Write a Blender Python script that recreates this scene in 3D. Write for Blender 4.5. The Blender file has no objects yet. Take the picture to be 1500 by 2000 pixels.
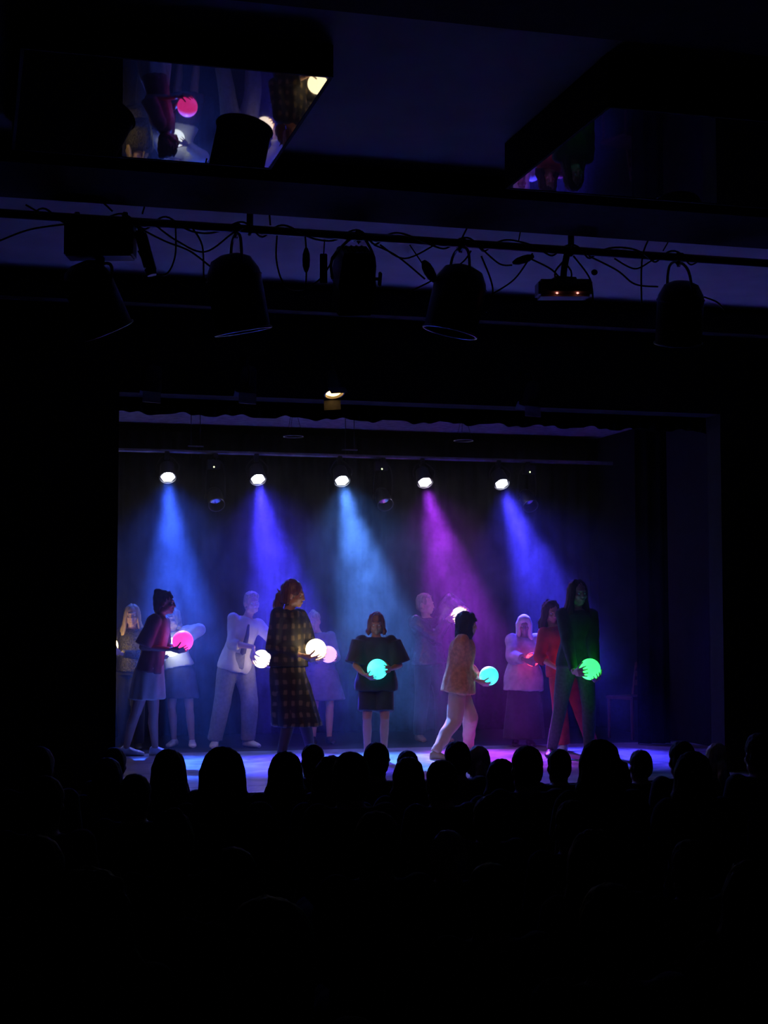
import bpy, bmesh, math, random
from mathutils import Vector, Matrix, noise
random.seed(7)
C = bpy.context.scene
COL = C.collection
PI = math.pi

# ------------------------------------------------------------------ camera, world, exposure
F = 3000.0                       # focal length in pixels of the 1500x2000 frame
CAM = Vector((0, 0, 2.19))
YAW = math.radians(15.0)
PITCH = math.atan(200 / F)
CR = Vector((math.cos(YAW), -math.sin(YAW), 0))
CF = Vector((math.sin(YAW), math.cos(YAW), 0))
FW = CF * math.cos(PITCH) + Vector((0, 0, 1)) * math.sin(PITCH)
UPV = CR.cross(FW)
cd = bpy.data.cameras.new('camera')
cam = bpy.data.objects.new('camera', cd)
COL.objects.link(cam)
cam.matrix_world = Matrix.Translation(CAM) @ Matrix((CR, UPV, -FW)).transposed().to_4x4()
cd.sensor_fit = 'VERTICAL'
cd.sensor_height = 36.0
cd.lens = 36.0 * F / 2000.0
cd.clip_end = 60
C.camera = cam

w = bpy.data.worlds.new('world')
C.world = w
w.use_nodes = True
w.node_tree.nodes['Background'].inputs[0].default_value = (0.02, 0.02, 0.06, 1)
w.node_tree.nodes['Background'].inputs[1].default_value = 0.02
C.view_settings.view_transform = 'Standard'
C.view_settings.look = 'None'
C.view_settings.exposure = 0.0
C.view_settings.gamma = 1.0
C.view_settings.use_curve_mapping = False

BEAM_W = 4900.0                    # power of each stage lamp
FRONT_W = 170.0                   # warm front spotlight
HAZE = 0.042
BALL = 1.7

SPILL = 0.036
HALL_C = 2.19 + 2.45             # hall ceiling
STAGE = 0.83
PROS = 12.2


def ray(px, py):
    return (FW * F + CR * (px - 750) + UPV * (1000 - py)).normalized()


def at_y(px, py, Y):
    d = ray(px, py)
    return CAM + d * ((Y - CAM.y) / d.y)


def at_z(px, py, Z):
    d = ray(px, py)
    return CAM + d * ((Z - CAM.z) / d.z)


def at_d(px, py, D):
    d = ray(px, py)
    return CAM + d * (D / d.dot(CF))


def ppm(D):
    return F / D


# ------------------------------------------------------------------ materials
MATS = {}


def mat(name, col, rough=0.6, metal=0.0, emit=None, es=0.0, spec=0.5, noise_amt=0.25, scale=12.0, bump=0.0, ior=1.5,
        trans=0.0, coord='Object', stretch=(1, 1, 1), sheen=0.0):
    if name in MATS:
        return MATS[name]
    m = bpy.data.materials.new(name)
    m.use_nodes = True
    nt = m.node_tree
    b = nt.nodes['Principled BSDF']
    b.inputs['Roughness'].default_value = rough
    b.inputs['Metallic'].default_value = metal
    b.inputs['IOR'].default_value = ior
    b.inputs['Specular IOR Level'].default_value = spec
    b.inputs['Sheen Weight'].default_value = sheen
    tc = nt.nodes.new('ShaderNodeTexCoord')
    mp = nt.nodes.new('ShaderNodeMapping')
    mp.inputs['Scale'].default_value = stretch
    nt.links.new(tc.outputs[coord], mp.inputs['Vector'])
    nz = nt.nodes.new('ShaderNodeTexNoise')
    nz.inputs['Scale'].default_value = scale
    nz.inputs['Detail'].default_value = 3
    nt.links.new(mp.outputs[0], nz.inputs['Vector'])
    rp = nt.nodes.new('ShaderNodeValToRGB')
    lo = [c * (1 - noise_amt) for c in col]
    hi = [min(1, c * (1 + noise_amt)) for c in col]
    rp.color_ramp.elements[0].position = 0.3
    rp.color_ramp.elements[1].position = 0.7
    rp.color_ramp.elements[0].color = (*lo, 1)
    rp.color_ramp.elements[1].color = (*hi, 1)
    nt.links.new(nz.outputs['Fac'], rp.inputs[0])
    nt.links.new(rp.outputs[0], b.inputs['Base Color'])
    if bump:
        bp = nt.nodes.new('ShaderNodeBump')
        bp.inputs['Strength'].default_value = bump
        bp.inputs['Distance'].default_value = 0.02
        nt.links.new(nz.outputs['Fac'], bp.inputs['Height'])
        nt.links.new(bp.outputs[0], b.inputs['Normal'])
    if emit:
        b.inputs['Emission Color'].default_value = (*emit, 1)
        b.inputs['Emission Strength'].default_value = es
    MATS[name] = m
    return m


def plaid():
    m = bpy.data.materials.new('plaid_flannel')
    m.use_nodes = True
    nt = m.node_tree
    b = nt.nodes['Principled BSDF']
    b.inputs['Roughness'].default_value = 0.85
    tc = nt.nodes.new('ShaderNodeTexCoord')
    acc = None
    for ax, sc in (('X', 14.0), ('Z', 10.0)):
        wv = nt.nodes.new('ShaderNodeTexWave')
        wv.wave_type = 'BANDS'
        wv.bands_direction = ax
        wv.wave_profile = 'SIN'
        wv.inputs['Scale'].default_value = sc / 3.2
        wv.inputs['Distortion'].default_value = 2.6
        wv.inputs['Detail Scale'].default_value = 1.5
        nt.links.new(tc.outputs['Object'], wv.inputs['Vector'])
        r = nt.nodes.new('ShaderNodeValToRGB')
        r.color_ramp.elements[0].position = 0.45
        r.color_ramp.elements[0].color = (0.0, 0.0, 0.0, 1)
        r.color_ramp.elements[1].position = 0.8
        r.color_ramp.elements[1].color = (0.5, 0.5, 0.5, 1)
        nt.links.new(wv.outputs['Fac'], r.inputs[0])
        if acc is None:
            acc = r.outputs[0]
        else:
            ad = nt.nodes.new('ShaderNodeMixRGB')
            ad.blend_type = 'ADD'
            ad.inputs[0].default_value = 1
            nt.links.new(acc, ad.inputs[1])
            nt.links.new(r.outputs[0], ad.inputs[2])
            acc = ad.outputs[0]
    rr = nt.nodes.new('ShaderNodeValToRGB')
    rr.color_ramp.elements[0].color = (0.007, 0.007, 0.010, 1)
    rr.color_ramp.elements[1].color = (0.13, 0.095, 0.05, 1)
    rr.color_ramp.elements[1].position = 1.0
    e = rr.color_ramp.elements.new(0.5)
    e.color = (0.018, 0.013, 0.011, 1)
    nt.links.new(acc, rr.inputs[0])
    nt.links.new(rr.outputs[0], b.inputs['Base Color'])
    return m


def striped(name, c0, c1, sc, ax='Z'):
    m = bpy.data.materials.new(name)
    m.use_nodes = True
    nt = m.node_tree
    b = nt.nodes['Principled BSDF']
    b.inputs['Roughness'].default_value = 0.8
    tc = nt.nodes.new('ShaderNodeTexCoord')
    wv = nt.nodes.new('ShaderNodeTexWave')
    wv.bands_direction = ax
    wv.inputs['Scale'].default_value = sc
    wv.inputs['Distortion'].default_value = 1.0
    nt.links.new(tc.outputs['Object'], wv.inputs['Vector'])
    r = nt.nodes.new('ShaderNodeValToRGB')
    r.color_ramp.elements[0].color = (*c0, 1)
    r.color_ramp.elements[1].color = (*c1, 1)
    nt.links.new(wv.outputs['Fac'], r.inputs[0])
    nt.links.new(r.outputs[0], b.inputs['Base Color'])
    return m


M_black = mat('matte_black', (0.008, 0.008, 0.009), 0.8)
M_metal = mat('black_painted_metal', (0.012, 0.012, 0.013), 0.38)
M_steel = mat('bare_steel', (0.35, 0.35, 0.36), 0.3, 1.0)
M_cable = mat('black_rubber', (0.008, 0.008, 0.008), 0.6)
M_wall = mat('dark_wall_paint', (0.012, 0.012, 0.014), 0.9)
M_ceil = mat('white_ceiling_paint', (0.84, 0.82, 0.84), 0.95, noise_amt=0.06, scale=3)
M_beam = mat('dark_beam_paint', (0.035, 0.035, 0.037), 0.9)
M_panel = mat('smoked_mirror', (0.03, 0.03, 0.032), 0.015, ior=1.75, spec=0.5, noise_amt=0.05)
M_curt = mat('black_velvet', (0.007, 0.007, 0.009), 0.95, spec=.1)
M_sceil = mat('stage_ceiling_paint', (0.55, 0.55, 0.56), 0.9)
M_skin = mat('skin', (0.62, 0.38, 0.28), 0.55, noise_amt=0.06)
M_skin2 = mat('tanned_skin', (0.38, 0.21, 0.15), 0.55, noise_amt=0.06)
M_eye = mat('eye_white', (0.6, 0.6, 0.6), 0.2)
M_brown = mat('brown_hair', (0.055, 0.028, 0.016), 0.6, spec=.25, scale=60, stretch=(1, 1, .15), noise_amt=.5)
M_dkhair = mat('dark_hair', (0.012, 0.009, 0.008), 0.65, spec=.2, scale=60, stretch=(1, 1, .15), noise_amt=.5)
M_red = mat('auburn_hair', (0.13, 0.04, 0.02), 0.45, scale=60, stretch=(1, 1, .15), noise_amt=.5)
M_blond = mat('blond_hair', (0.50, 0.34, 0.19), 0.5, scale=60, stretch=(1, 1, .15), noise_amt=.4)
M_fair = mat('fair_hair', (0.34, 0.26, 0.18), 0.5, scale=60, stretch=(1, 1, .2), noise_amt=.4)
M_white = mat('white_cotton', (0.75, 0.74, 0.72), 0.85, noise_amt=.06)
M_cream = mat('cream_cotton', (0.52, 0.44, 0.33), 0.85, noise_amt=.1)
M_rose = mat('dusty_rose_cotton', (0.26, 0.13, 0.12), 0.85, noise_amt=.12)
M_denim = mat('pale_denim', (0.20, 0.205, 0.235), 0.85, noise_amt=.15, scale=30)
M_blk = mat('black_cotton', (0.013, 0.013, 0.015), 0.9, sheen=0.1)
M_tie = mat('navy_tie', (0.012, 0.012, 0.035), 0.6)
M_blouse = mat('peach_blouse', (0.62, 0.27, 0.12), 0.8, noise_amt=.25, scale=30)
M_pant = mat('pink_beige_trousers', (0.60, 0.31, 0.22), 0.85, noise_amt=.08)
M_sequin = mat('black_sequins', (0.05, 0.045, 0.03), 0.22, 0.6, scale=70, bump=0.8, noise_amt=.7)
M_shiny = mat('shiny_satin', (0.07, 0.06, 0.08), 0.22, 0.4, scale=22, bump=0.7, noise_amt=.2)
M_lilac = mat('lilac_cotton', (0.15, 0.12, 0.24), 0.85)
M_stripe = striped('striped_knit', (0.03, 0.03, 0.05), (0.3, 0.3, 0.34), 4.5)
M_redc = mat('red_cotton', (0.45, 0.04, 0.035), 0.85)
M_green = mat('dark_green_knit', (0.035, 0.055, 0.04), 0.9)
M_gdenim = mat('grey_denim', (0.08, 0.095, 0.085), 0.9, scale=40)
M_shoe = mat('white_shoe', (0.65, 0.65, 0.66), 0.5)
M_bshoe = mat('black_shoe', (0.012, 0.012, 0.012), 0.4)
M_tshoe = mat('tan_shoe', (0.35, 0.2, 0.11), 0.5)
M_plaid = plaid()
M_seat = mat('dark_red_upholstery', (0.10, 0.008, 0.006), 0.9)
M_proj = mat('white_plastic', (0.34, 0.34, 0.33), 0.5, noise_amt=.05)
M_wood = mat('reddish_wood', (0.13, 0.04, 0.025), 0.5)
M_aud = [mat('dark_jersey_grey', (0.03, 0.03, 0.034), 0.95), mat('dark_jersey_blue', (0.02, 0.024, 0.05), 0.95),
         mat('dark_jersey_brown', (0.035, 0.024, 0.02), 0.95)]

# ------------------------------------------------------------------ mesh helpers


def V(*a):
    return Vector(a)


def frame(n, hint=None):
    n = n.normalized()
    h = hint if hint is not None else (V(0, 0, 1) if abs(n.z) < .9 else V(1, 0, 0))
    a = h.cross(n)
    if a.length < 1e-4:
        a = V(1, 0, 0).cross(n)
    a.normalize()
    return a, n.cross(a).normalized()


def loft(bm, rings, cap=True, close=False):
    rs = [[bm.verts.new(p) for p in r] for r in rings]
    n = len(rs[0])
    for a, b in zip(rs, rs[1:] + ([rs[0]] if close else [])):
        for i in range(n):
            j = (i + 1) % n
            bm.faces.new((a[i], a[j], b[j], b[i]))
    if cap and not close:
        bm.faces.new(list(reversed(rs[0])))
        bm.faces.new(rs[-1])


def ringp(c, x, y, rx, ry, n=16, p=1.0):
    out = []
    for i in range(n):
        t = 2 * PI * i / n
        cx, sy = math.cos(t), math.sin(t)
        if p != 1.0:
            cx = math.copysign(abs(cx) ** p, cx)
            sy = math.copysign(abs(sy) ** p, sy)
        out.append(c + x * (rx * cx) + y * (ry * sy))
    return out


def cap(bm, a, b, ra, rb, n=14):
    d = b - a
    if d.length < 1e-5:
        d = V(0, 0, 1e-4)
    dn = d.normalized()
    x, y = frame(dn)
    rs = []
    for k in (80, 55, 28):
        t = math.radians(k)
        rs.append(ringp(a - dn * ra * math.sin(t), x, y, ra * math.cos(t), ra * math.cos(t), n))
    rs.append(ringp(a, x, y, ra, ra, n))
    rs.append(ringp(b, x, y, rb, rb, n))
    for k in (28, 55, 80):
        t = math.radians(k)
        rs.append(ringp(b + dn * rb * math.sin(t), x, y, rb * math.cos(t), rb * math.cos(t), n))
    loft(bm, rs)


def cone(bm, a, b, ra, rb, n=20, ya=None, yb=None, hint=None):
    x, y = frame(b - a, hint)
    loft(bm, [ringp(a, x, y, ra, ya or ra, n), ringp(b, x, y, rb, yb or rb, n)])


def ell(bm, c, r, X=V(1, 0, 0), Y=V(0, 1, 0), Z=V(0, 0, 1), n=16, m=10):
    rs = []
    for i in range(m):
        t = -PI / 2 + PI * (i + .5) / m
        rs.append(ringp(c + Z * (r[2] * math.sin(t) / math.sin(PI / 2 - PI / 2 / m) if False else r[2] * math.sin(t)), X, Y,
                        r[0] * math.cos(t), r[1] * math.cos(t), n))
    loft(bm, rs)


def box(bm, c, s, X=V(1, 0, 0), Y=V(0, 1, 0), Z=V(0, 0, 1), bev=0.0):
    vs = [bm.verts.new(c + X * (sx * s[0] / 2) + Y * (sy * s[1] / 2) + Z * (sz * s[2] / 2))
          for sz in (-1, 1) for sy in (-1, 1) for sx in (-1, 1)]
    fs = [(0, 2, 3, 1), (4, 5, 7, 6), (0, 1, 5, 4), (2, 6, 7, 3), (0, 4, 6, 2), (1, 3, 7, 5)]
    nf = [bm.faces.new([vs[i] for i in f]) for f in fs]
    if bev:
        es = list({e for f in nf for e in f.edges})
        bmesh.ops.bevel(bm, geom=es, offset=bev, segments=2, affect='EDGES')


def spline(pts, k=8):
    out = []
    P = [pts[0]] + list(pts) + [pts[-1]]
    for i in range(1, len(P) - 2):
        a, b, c, d = P[i - 1], P[i], P[i + 1], P[i + 2]
        for j in range(k):
            t = j / k
            out.append(0.5 * ((2 * b) + (c - a) * t + (2 * a - 5 * b + 4 * c - d) * t * t + (3 * b - a - 3 * c + d) * t ** 3))
    out.append(pts[-1])
    return out


def tube(bm, pts, r, n=8, k=8):
    q = spline(pts, k) if k > 1 else pts
    rs = []
    x = None
    for i, p in enumerate(q):
        t = (q[min(i + 1, len(q) - 1)] - q[max(i - 1, 0)]).normalized()
        if x is None:
            x, y = frame(t)
        else:
            x = (x - t * x.dot(t)).normalized()
            y = t.cross(x)
        rs.append(ringp(p, x, y, r, r, n))
    loft(bm, rs)


def torus(bm, c, X, Y, R, r, n=28, m=8):
    Z = X.cross(Y)
    rs = []
    for i in range(n):
        t = 2 * PI * i / n
        d = X * math.cos(t) + Y * math.sin(t)
        rs.append(ringp(c + d * R, d, Z, r, r, m))
    loft(bm, rs, close=True)


def mk(name, bm, material, parent=None, smooth=True, angle=0.7):
    bmesh.ops.recalc_face_normals(bm, faces=bm.faces)
    me = bpy.data.meshes.new(name)
    bm.to_mesh(me)
    bm.free()
    me.materials.append(material)
    if smooth:
        me.shade_smooth()
        if angle < 3:
            try:
                me.set_sharp_from_angle(angle=angle)
            except Exception:
                pass
    o = bpy.data.objects.new(name, me)
    COL.objects.link(o)
    if parent is not None:
        o.parent = parent
        q = parent
        L = Vector((0, 0, 0))
        while q:
            L += q.location
            q = q.parent
        me.transform(Matrix.Translation(-L))
    else:                      # origin at the base
        lo = V(*(min(v.co[i] for v in me.vertices) for i in range(3)))
        hi = V(*(max(v.co[i] for v in me.vertices) for i in range(3)))
        L = V((lo.x + hi.x) / 2, (lo.y + hi.y) / 2, lo.z)
        me.transform(Matrix.Translation(-L))
        o.location = L
    return o


def fuse(name, bm, material, parent, voxel=0.01, it=3, disp=0.0, dsc=8.0):
    """union of overlapping closed shapes as one continuous skin"""
    bmesh.ops.recalc_face_normals(bm, faces=bm.faces)
    me = bpy.data.meshes.new('tmp')
    bm.to_mesh(me)
    bm.free()
    o = bpy.data.objects.new('tmp', me)
    COL.objects.link(o)
    r = o.modifiers.new('r', 'REMESH')
    r.mode = 'VOXEL'
    r.voxel_size = voxel
    s = o.modifiers.new('s', 'SMOOTH')
    s.iterations = it
    s.factor = 0.5
    dg = bpy.context.evaluated_depsgraph_get()
    dg.update()
    nm = bpy.data.meshes.new_from_object(o.evaluated_get(dg))
    bpy.data.objects.remove(o)
    bpy.data.meshes.remove(me)
    b2 = bmesh.new()
    b2.from_mesh(nm)
    bpy.data.meshes.remove(nm)
    if disp:
        b2.normal_update()
        for v in b2.verts:
            q = Vector((v.co.x * dsc, v.co.y * dsc, v.co.z * dsc * .35))
            v.co += v.normal * (disp * (noise.noise(q) + .5 * noise.noise(q * 2.3 + Vector((3, 1, 7)))) * 1.5)
    return mk(name, b2, material, parent, angle=9)


def tag(o, label=None, cat=None, group=None, kind=None):
    if label:
        o['label'] = label
    if cat:
        o['category'] = cat
    if group:
        o['group'] = group
    if kind:
        o['kind'] = kind
    return o


def empty(name, loc, label, cat, group=None):
    o = bpy.data.objects.new(name, None)
    COL.objects.link(o)
    o.location = loc
    o.empty_display_size = .1
    return tag(o, label, cat, group)


def struct(name, bm, m, smooth=False):
    return tag(mk(name, bm, m, None, smooth=smooth), kind='structure')


def dup(root, loc, label=None, group=None, scale=1.0, rotz=0.0):
    r = root.copy()
    COL.objects.link(r)
    r.location = loc
    r.scale = (scale,) * 3
    r.rotation_euler = (0, 0, rotz)
    if label:
        r['label'] = label
    if group:
        r['group'] = group
    for ch in list(root.children):
        c = ch.copy()
        COL.objects.link(c)
        c.parent = r
        for g in list(ch.children):
            d = g.copy()
            COL.objects.link(d)
            d.parent = c
    return r


# ------------------------------------------------------------------ the setting
def quadbox(name, x0, x1, y0, y1, z0, z1, m):
    bm = bmesh.new()
    box(bm, V((x0 + x1) / 2, (y0 + y1) / 2, (z0 + z1) / 2), (x1 - x0, y1 - y0, z1 - z0))
    return struct(name, bm, m)


XL, XR, YB, YK = -2.6, 9.6, -2.0, 17.6
OPL = at_y(228, 1200, PROS).x
OPR = at_y(1412, 1200, PROS).x
OPT = at_y(235, 795, PROS).z
RAKE0, RAKE1, RAKEH = 10.3, 6.8, 0.27


def hall_floor_z(Y):
    t = max(0.0, min(1.0, (RAKE0 - Y) / (RAKE0 - RAKE1)))
    return t * RAKEH


bm = bmesh.new()
prof = [(YB, RAKEH), (RAKE1, RAKEH), (RAKE0, 0.0), (11.75, 0.0), (11.75, -.2), (YB, -.2)]
loft(bm, [[V(x, y, z) for y, z in prof] for x in (XL, XR)])
struct('floor', bm, M_beam)
quadbox('ceiling', XL - .1, XR + .1, YB - .1, PROS + .3, HALL_C, HALL_C + .15, M_ceil)
quadbox('wall_left', XL - .15, XL, YB - .1, PROS + .3, -.2, HALL_C, M_wall)
quadbox('wall_right', XR, XR + .15, YB - .1, PROS + .3, -.2, HALL_C, M_wall)
quadbox('wall_back', XL, XR, YB - .15, YB, -.2, HALL_C, M_wall)
# proscenium wall, one piece with its opening
bm = bmesh.new()
box(bm, V((XL + OPL) / 2, PROS + .125, HALL_C / 2), (OPL - XL, .25, HALL_C))
box(bm, V((XR + OPR) / 2, PROS + .125, HALL_C / 2), (XR - OPR, .25, HALL_C))
box(bm, V((OPL + OPR) / 2, PROS + .125, (OPT + .12 + HALL_C) / 2), (OPR - OPL, .25, HALL_C - OPT - .12))
struct('wall_front', bm, M_wall)
# stage shell
quadbox('wall_stage_left', OPL - 1.35, OPL - 1.2, PROS + .25, YK, 0, 4.45, M_wall)
quadbox('wall_stage_right', OPR + 1.12, OPR + 1.27, PROS + .25, YK, 0, 4.45, M_wall)
quadbox('wall_stage_back', OPL - 1.35, OPR + 1.15, YK, YK + .15, 0, 4.45, M_wall)
quadbox('ceiling_stage', OPL - 1.35, OPR + 1.15, PROS + .25, YK + .15, 4.36, 4.5, M_sceil)

# glossy scuffed stage floor
m = bpy.data.materials.new('black_dance_floor')
m.use_nodes = True
nt = m.node_tree
b = nt.nodes['Principled BSDF']
tc = nt.nodes.new('ShaderNodeTexCoord')
n1 = nt.nodes.new('ShaderNodeTexNoise')
n1.inputs['Scale'].default_value = 2.2
n1.inputs['Detail'].default_value = 8
n1.inputs['Roughness'].default_value = .65
n1.inputs['Distortion'].default_value = 1.6
nt.links.new(tc.outputs['Object'], n1.inputs['Vector'])
r1 = nt.nodes.new('ShaderNodeValToRGB')
r1.color_ramp.elements[0].position = .35
r1.color_ramp.elements[0].color = (.13, .13, .135, 1)
r1.color_ramp.elements[1].position = .68
r1.color_ramp.elements[1].color = (.44, .43, .44, 1)
nt.links.new(n1.outputs['Fac'], r1.inputs[0])
nt.links.new(r1.outputs[0], b.inputs['Base Color'])
r2 = nt.nodes.new('ShaderNodeMapRange')
r2.inputs['To Min'].default_value = .22
r2.inputs['To Max'].default_value = .5
nt.links.new(n1.outputs['Fac'], r2.inputs['Value'])
nt.links.new(r2.outputs[0], b.inputs['Roughness'])
M_sfloor = m
bm = bmesh.new()
box(bm, V((OPL + OPR) / 2 - .1, (11.72 + PROS) / 2, STAGE - .03), (OPR - OPL + 2.0, PROS - 11.72, .06), bev=.008)
MATY = (at_z(300, 1464, STAGE).y + at_z(1290, 1456, STAGE).y) / 2
box(bm, V((OPL + OPR) / 2 - .1, (MATY + PROS) / 2, STAGE - .03), (OPR - OPL + 2.35, MATY - PROS, .06))
struct('floor_stage', bm, M_sfloor)
bm = bmesh.new()
box(bm, V((OPL + OPR) / 2 - .1, (MATY + YK) / 2, STAGE - .032), (OPR - OPL + 2.35, YK - MATY, .06))
struct('floor_stage_rear', bm, mat('matte_black_boards', (.022, .022, .025), .55))
quadbox('wall_stage_fascia', OPL - .8, OPR + .8, 11.75, 11.85, 0, STAGE - .06, M_wall)
# steel nosing along the lip
bm = bmesh.new()
box(bm, V((OPL + OPR) / 2 - .1, 11.712, STAGE - .012), (OPR - OPL + 2.0, .014, .03))
struct('trim_1', bm, mat('brushed_nosing', (.5, .5, .5), .35, .9))


# dropped beams under the hall ceiling
quadbox('trim_2', XL, XR, 8.02, 8.72, 2.19 + 2.33, HALL_C, M_beam)
quadbox('trim_3', XL, XR, 11.06, 11.16, 2.19 + 2.25, HALL_C, M_wall)
quadbox('trim_4', XL, XR, 4.6, 5.75, 2.19 + 2.37, HALL_C, M_beam)


# curtains: pleated cloth with thickness
def curtain(name, p0, p1, z0, z1, label, cat, pleat=.16, amp=.035, m=M_curt, wavy=0.0, seed=0):
    bm = bmesh.new()
    d = p1 - p0
    L = d.length
    t = d.normalized()
    nrm = V(-t.y, t.x, 0)
    N = int(L / pleat * 8)
    rows = 5
    front = []
    for k in range(rows + 1):
        row = []
        for i in range(N + 1):
            s = i / N
            a = amp * (math.sin(2 * PI * i / 8 + .6 * math.sin(i * .13 + seed)) + .35 * math.sin(i * .31 + k * .3))
            zb = z0 + wavy * (math.sin(i * .21 + seed) + .5 * math.sin(i * .55))
            row.append(bm.verts.new(p0 + t * (L * s) + nrm * a + V(0, 0, zb + (z1 - zb) * k / rows)))
        front.append(row)
    fs = []
    for k in range(rows):
        for i in range(N):
            fs.append(bm.faces.new((front[k][i], front[k][i + 1], front[k + 1][i + 1], front[k + 1][i])))
    bmesh.ops.recalc_face_normals(bm, faces=bm.faces)
    bmesh.ops.solidify(bm, geom=bm.faces[:], thickness=.006)
    return tag(mk(name, bm, m, None, angle=9), label, cat)


curtain('stage_backdrop', V(OPL - 1.1, 17.3, 0), V(OPR + .9, 17.3, 0), STAGE + .01, 4.25,
        'black pleated backdrop curtain hanging behind all the performers', 'curtain', amp=.03, seed=3)
curtain('stage_valance', V(OPL - .02, PROS + .1 + .22, 0), V(OPR + .02, PROS + .1 + .22, 0), OPT, OPT + .55,
        'short black valance with a wavy hem across the top of the stage opening', 'curtain', pleat=.12, amp=.02, wavy=.012)
legx = at_y(1243, 1300, 14.95).x
curtain('side_curtain', V(legx, 14.95, 0), V(OPR + .8, 14.95, 0), STAGE + .01, 4.2,
        'black side curtain hanging right of the wooden chair', 'curtain', amp=.04, seed=5)

# ------------------------------------------------------------------ haze
hm = bpy.data.materials.new('stage_haze')
hm.use_nodes = True
nt = hm.node_tree
nt.nodes.remove(nt.nodes['Principled BSDF'])
vs = nt.nodes.new('ShaderNodeVolumePrincipled')
vs.inputs['Color'].default_value = (.95, .95, 1, 1)
vs.inputs['Anisotropy'].default_value = 0.35
tc = nt.nodes.new('ShaderNodeTexCoord')
mp = nt.nodes.new('ShaderNodeMapping')
mp.inputs['Scale'].default_value = (1, .7, .65)
mp.inputs['Rotation'].default_value = (.0, .35, 0)
nz = nt.nodes.new('ShaderNodeTexNoise')
nz.inputs['Scale'].default_value = 2.8
nz.inputs['Detail'].default_value = 4
nz.inputs['Roughness'].default_value = .62
nz.inputs['Distortion'].default_value = 1.3
mr = nt.nodes.new('ShaderNodeMapRange')
mr.inputs['From Min'].default_value = .40
mr.inputs['From Max'].default_value = .61
mr.inputs['To Min'].default_value = HAZE * .40
mr.inputs['To Max'].default_value = HAZE * 2.0
nt.links.new(tc.outputs['Object'], mp.inputs[0])
nt.links.new(mp.outputs[0], nz.inputs['Vector'])
nt.links.new(nz.outputs['Fac'], mr.inputs['Value'])
sx_ = nt.nodes.new('ShaderNodeSeparateXYZ')
nt.links.new(tc.outputs['Object'], sx_.inputs[0])
fall = nt.nodes.new('ShaderNodeMapRange')      # the haze thins out towards the right wing
fall.interpolation_type = 'SMOOTHSTEP'
fall.inputs['From Min'].default_value = 2.0
fall.inputs['From Max'].default_value = 2.9
fall.inputs['To Min'].default_value = 1.0
fall.inputs['To Max'].default_value = .015
nt.links.new(sx_.outputs['X'], fall.inputs['Value'])
mu = nt.nodes.new('ShaderNodeMath')
mu.operation = 'MULTIPLY'
nt.links.new(mr.outputs[0], mu.inputs[0])
nt.links.new(fall.outputs[0], mu.inputs[1])
hr_ = nt.nodes.new('ShaderNodeValToRGB')         # a layer of haze hanging between knee and lamp height
hr_.color_ramp.interpolation = 'EASE'
hr_.color_ramp.elements[0].position = 0.0
hr_.color_ramp.elements[0].color = (.14, .14, .14, 1)
hr_.color_ramp.elements[1].position = .95
hr_.color_ramp.elements[1].color = (.10, .10, .10, 1)
for ps, v_ in ((.18, .42), (.40, 1.0), (.62, 1.05), (.84, .40)):
    e_ = hr_.color_ramp.elements.new(ps)
    e_.color = (v_, v_, v_, 1)
dz = nt.nodes.new('ShaderNodeMath')
dz.operation = 'DIVIDE'
dz.inputs[1].default_value = 3.35
nt.links.new(sx_.outputs['Z'], dz.inputs[0])
nt.links.new(dz.outputs[0], hr_.inputs[0])
mu2 = nt.nodes.new('ShaderNodeMath')
mu2.operation = 'MULTIPLY'
nt.links.new(mu.outputs[0], mu2.inputs[0])
nt.links.new(hr_.outputs[0], mu2.inputs[1])
nt.links.new(mu2.outputs[0], vs.inputs['Density'])
nt.links.new(vs.outputs[0], nt.nodes['Material Output'].inputs['Volume'])
bm = bmesh.new()
box(bm, V((OPL + OPR) / 2, (12.62 + 17.24) / 2, (STAGE - .03 + 4.358) / 2), (OPR - OPL + 1.88 + .3, 17.24 - 12.62, 4.358 - STAGE + .03))
hz = mk('haze', bm, hm, None, smooth=False)
tag(hz, 'thin wispy stage haze filling the stage and showing the light beams', 'haze', kind='stuff')

# ------------------------------------------------------------------ mirror ceiling panels
PZ = CAM.z + 2.31
PZ2 = CAM.z + 2.21


def panel(name, x0, x1, y0, y1, label, PZ):
    t = empty(name, V((x0 + x1) / 2, (y0 + y1) / 2, PZ), label, 'ceiling panel')
    bm = bmesh.new()
    c = V((x0 + x1) / 2, (y0 + y1) / 2, PZ + .004)
    box(bm, c, (x1 - x0 - .03, y1 - y0 - .03, .008))
    mk('mirror', bm, M_panel, t, smooth=False)
    bm = bmesh.new()
    zc = (PZ + HALL_C) / 2
    hgt = HALL_C - PZ + .001
    for (cx, cy, sx, sy) in (((x0 + x1) / 2, y0 + .0075, x1 - x0, .015), ((x0 + x1) / 2, y1 - .0075, x1 - x0, .015),
                             (x0 + .0075, c.y, .015, y1 - y0 - .03), (x1 - .0075, c.y, .015, y1 - y0 - .03)):
        box(bm, V(cx, cy, zc - .002), (sx, sy, hgt))
    mk('frame', bm, M_black, t, smooth=False)
    return t


a = at_z(656, 150, PZ)
b_ = at_z(525, 330, PZ)
la = at_z(40, 97, PZ)
panel('ceiling_panel', la.x, (a.x + b_.x) / 2, a.y, b_.y, 'square glossy ceiling panel at upper left, reflecting the stage floor and glowing balls', PZ)
a2 = at_z(1193, 208, PZ2)
b2 = at_z(982, 368, PZ2)
panel('ceiling_panel', (a2.x + b2.x) / 2, (a2.x + b2.x) / 2 + 1.75, a2.y, b2.y,
      'glossy ceiling panel at upper right with a green reflection at its corner', PZ2)

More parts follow.
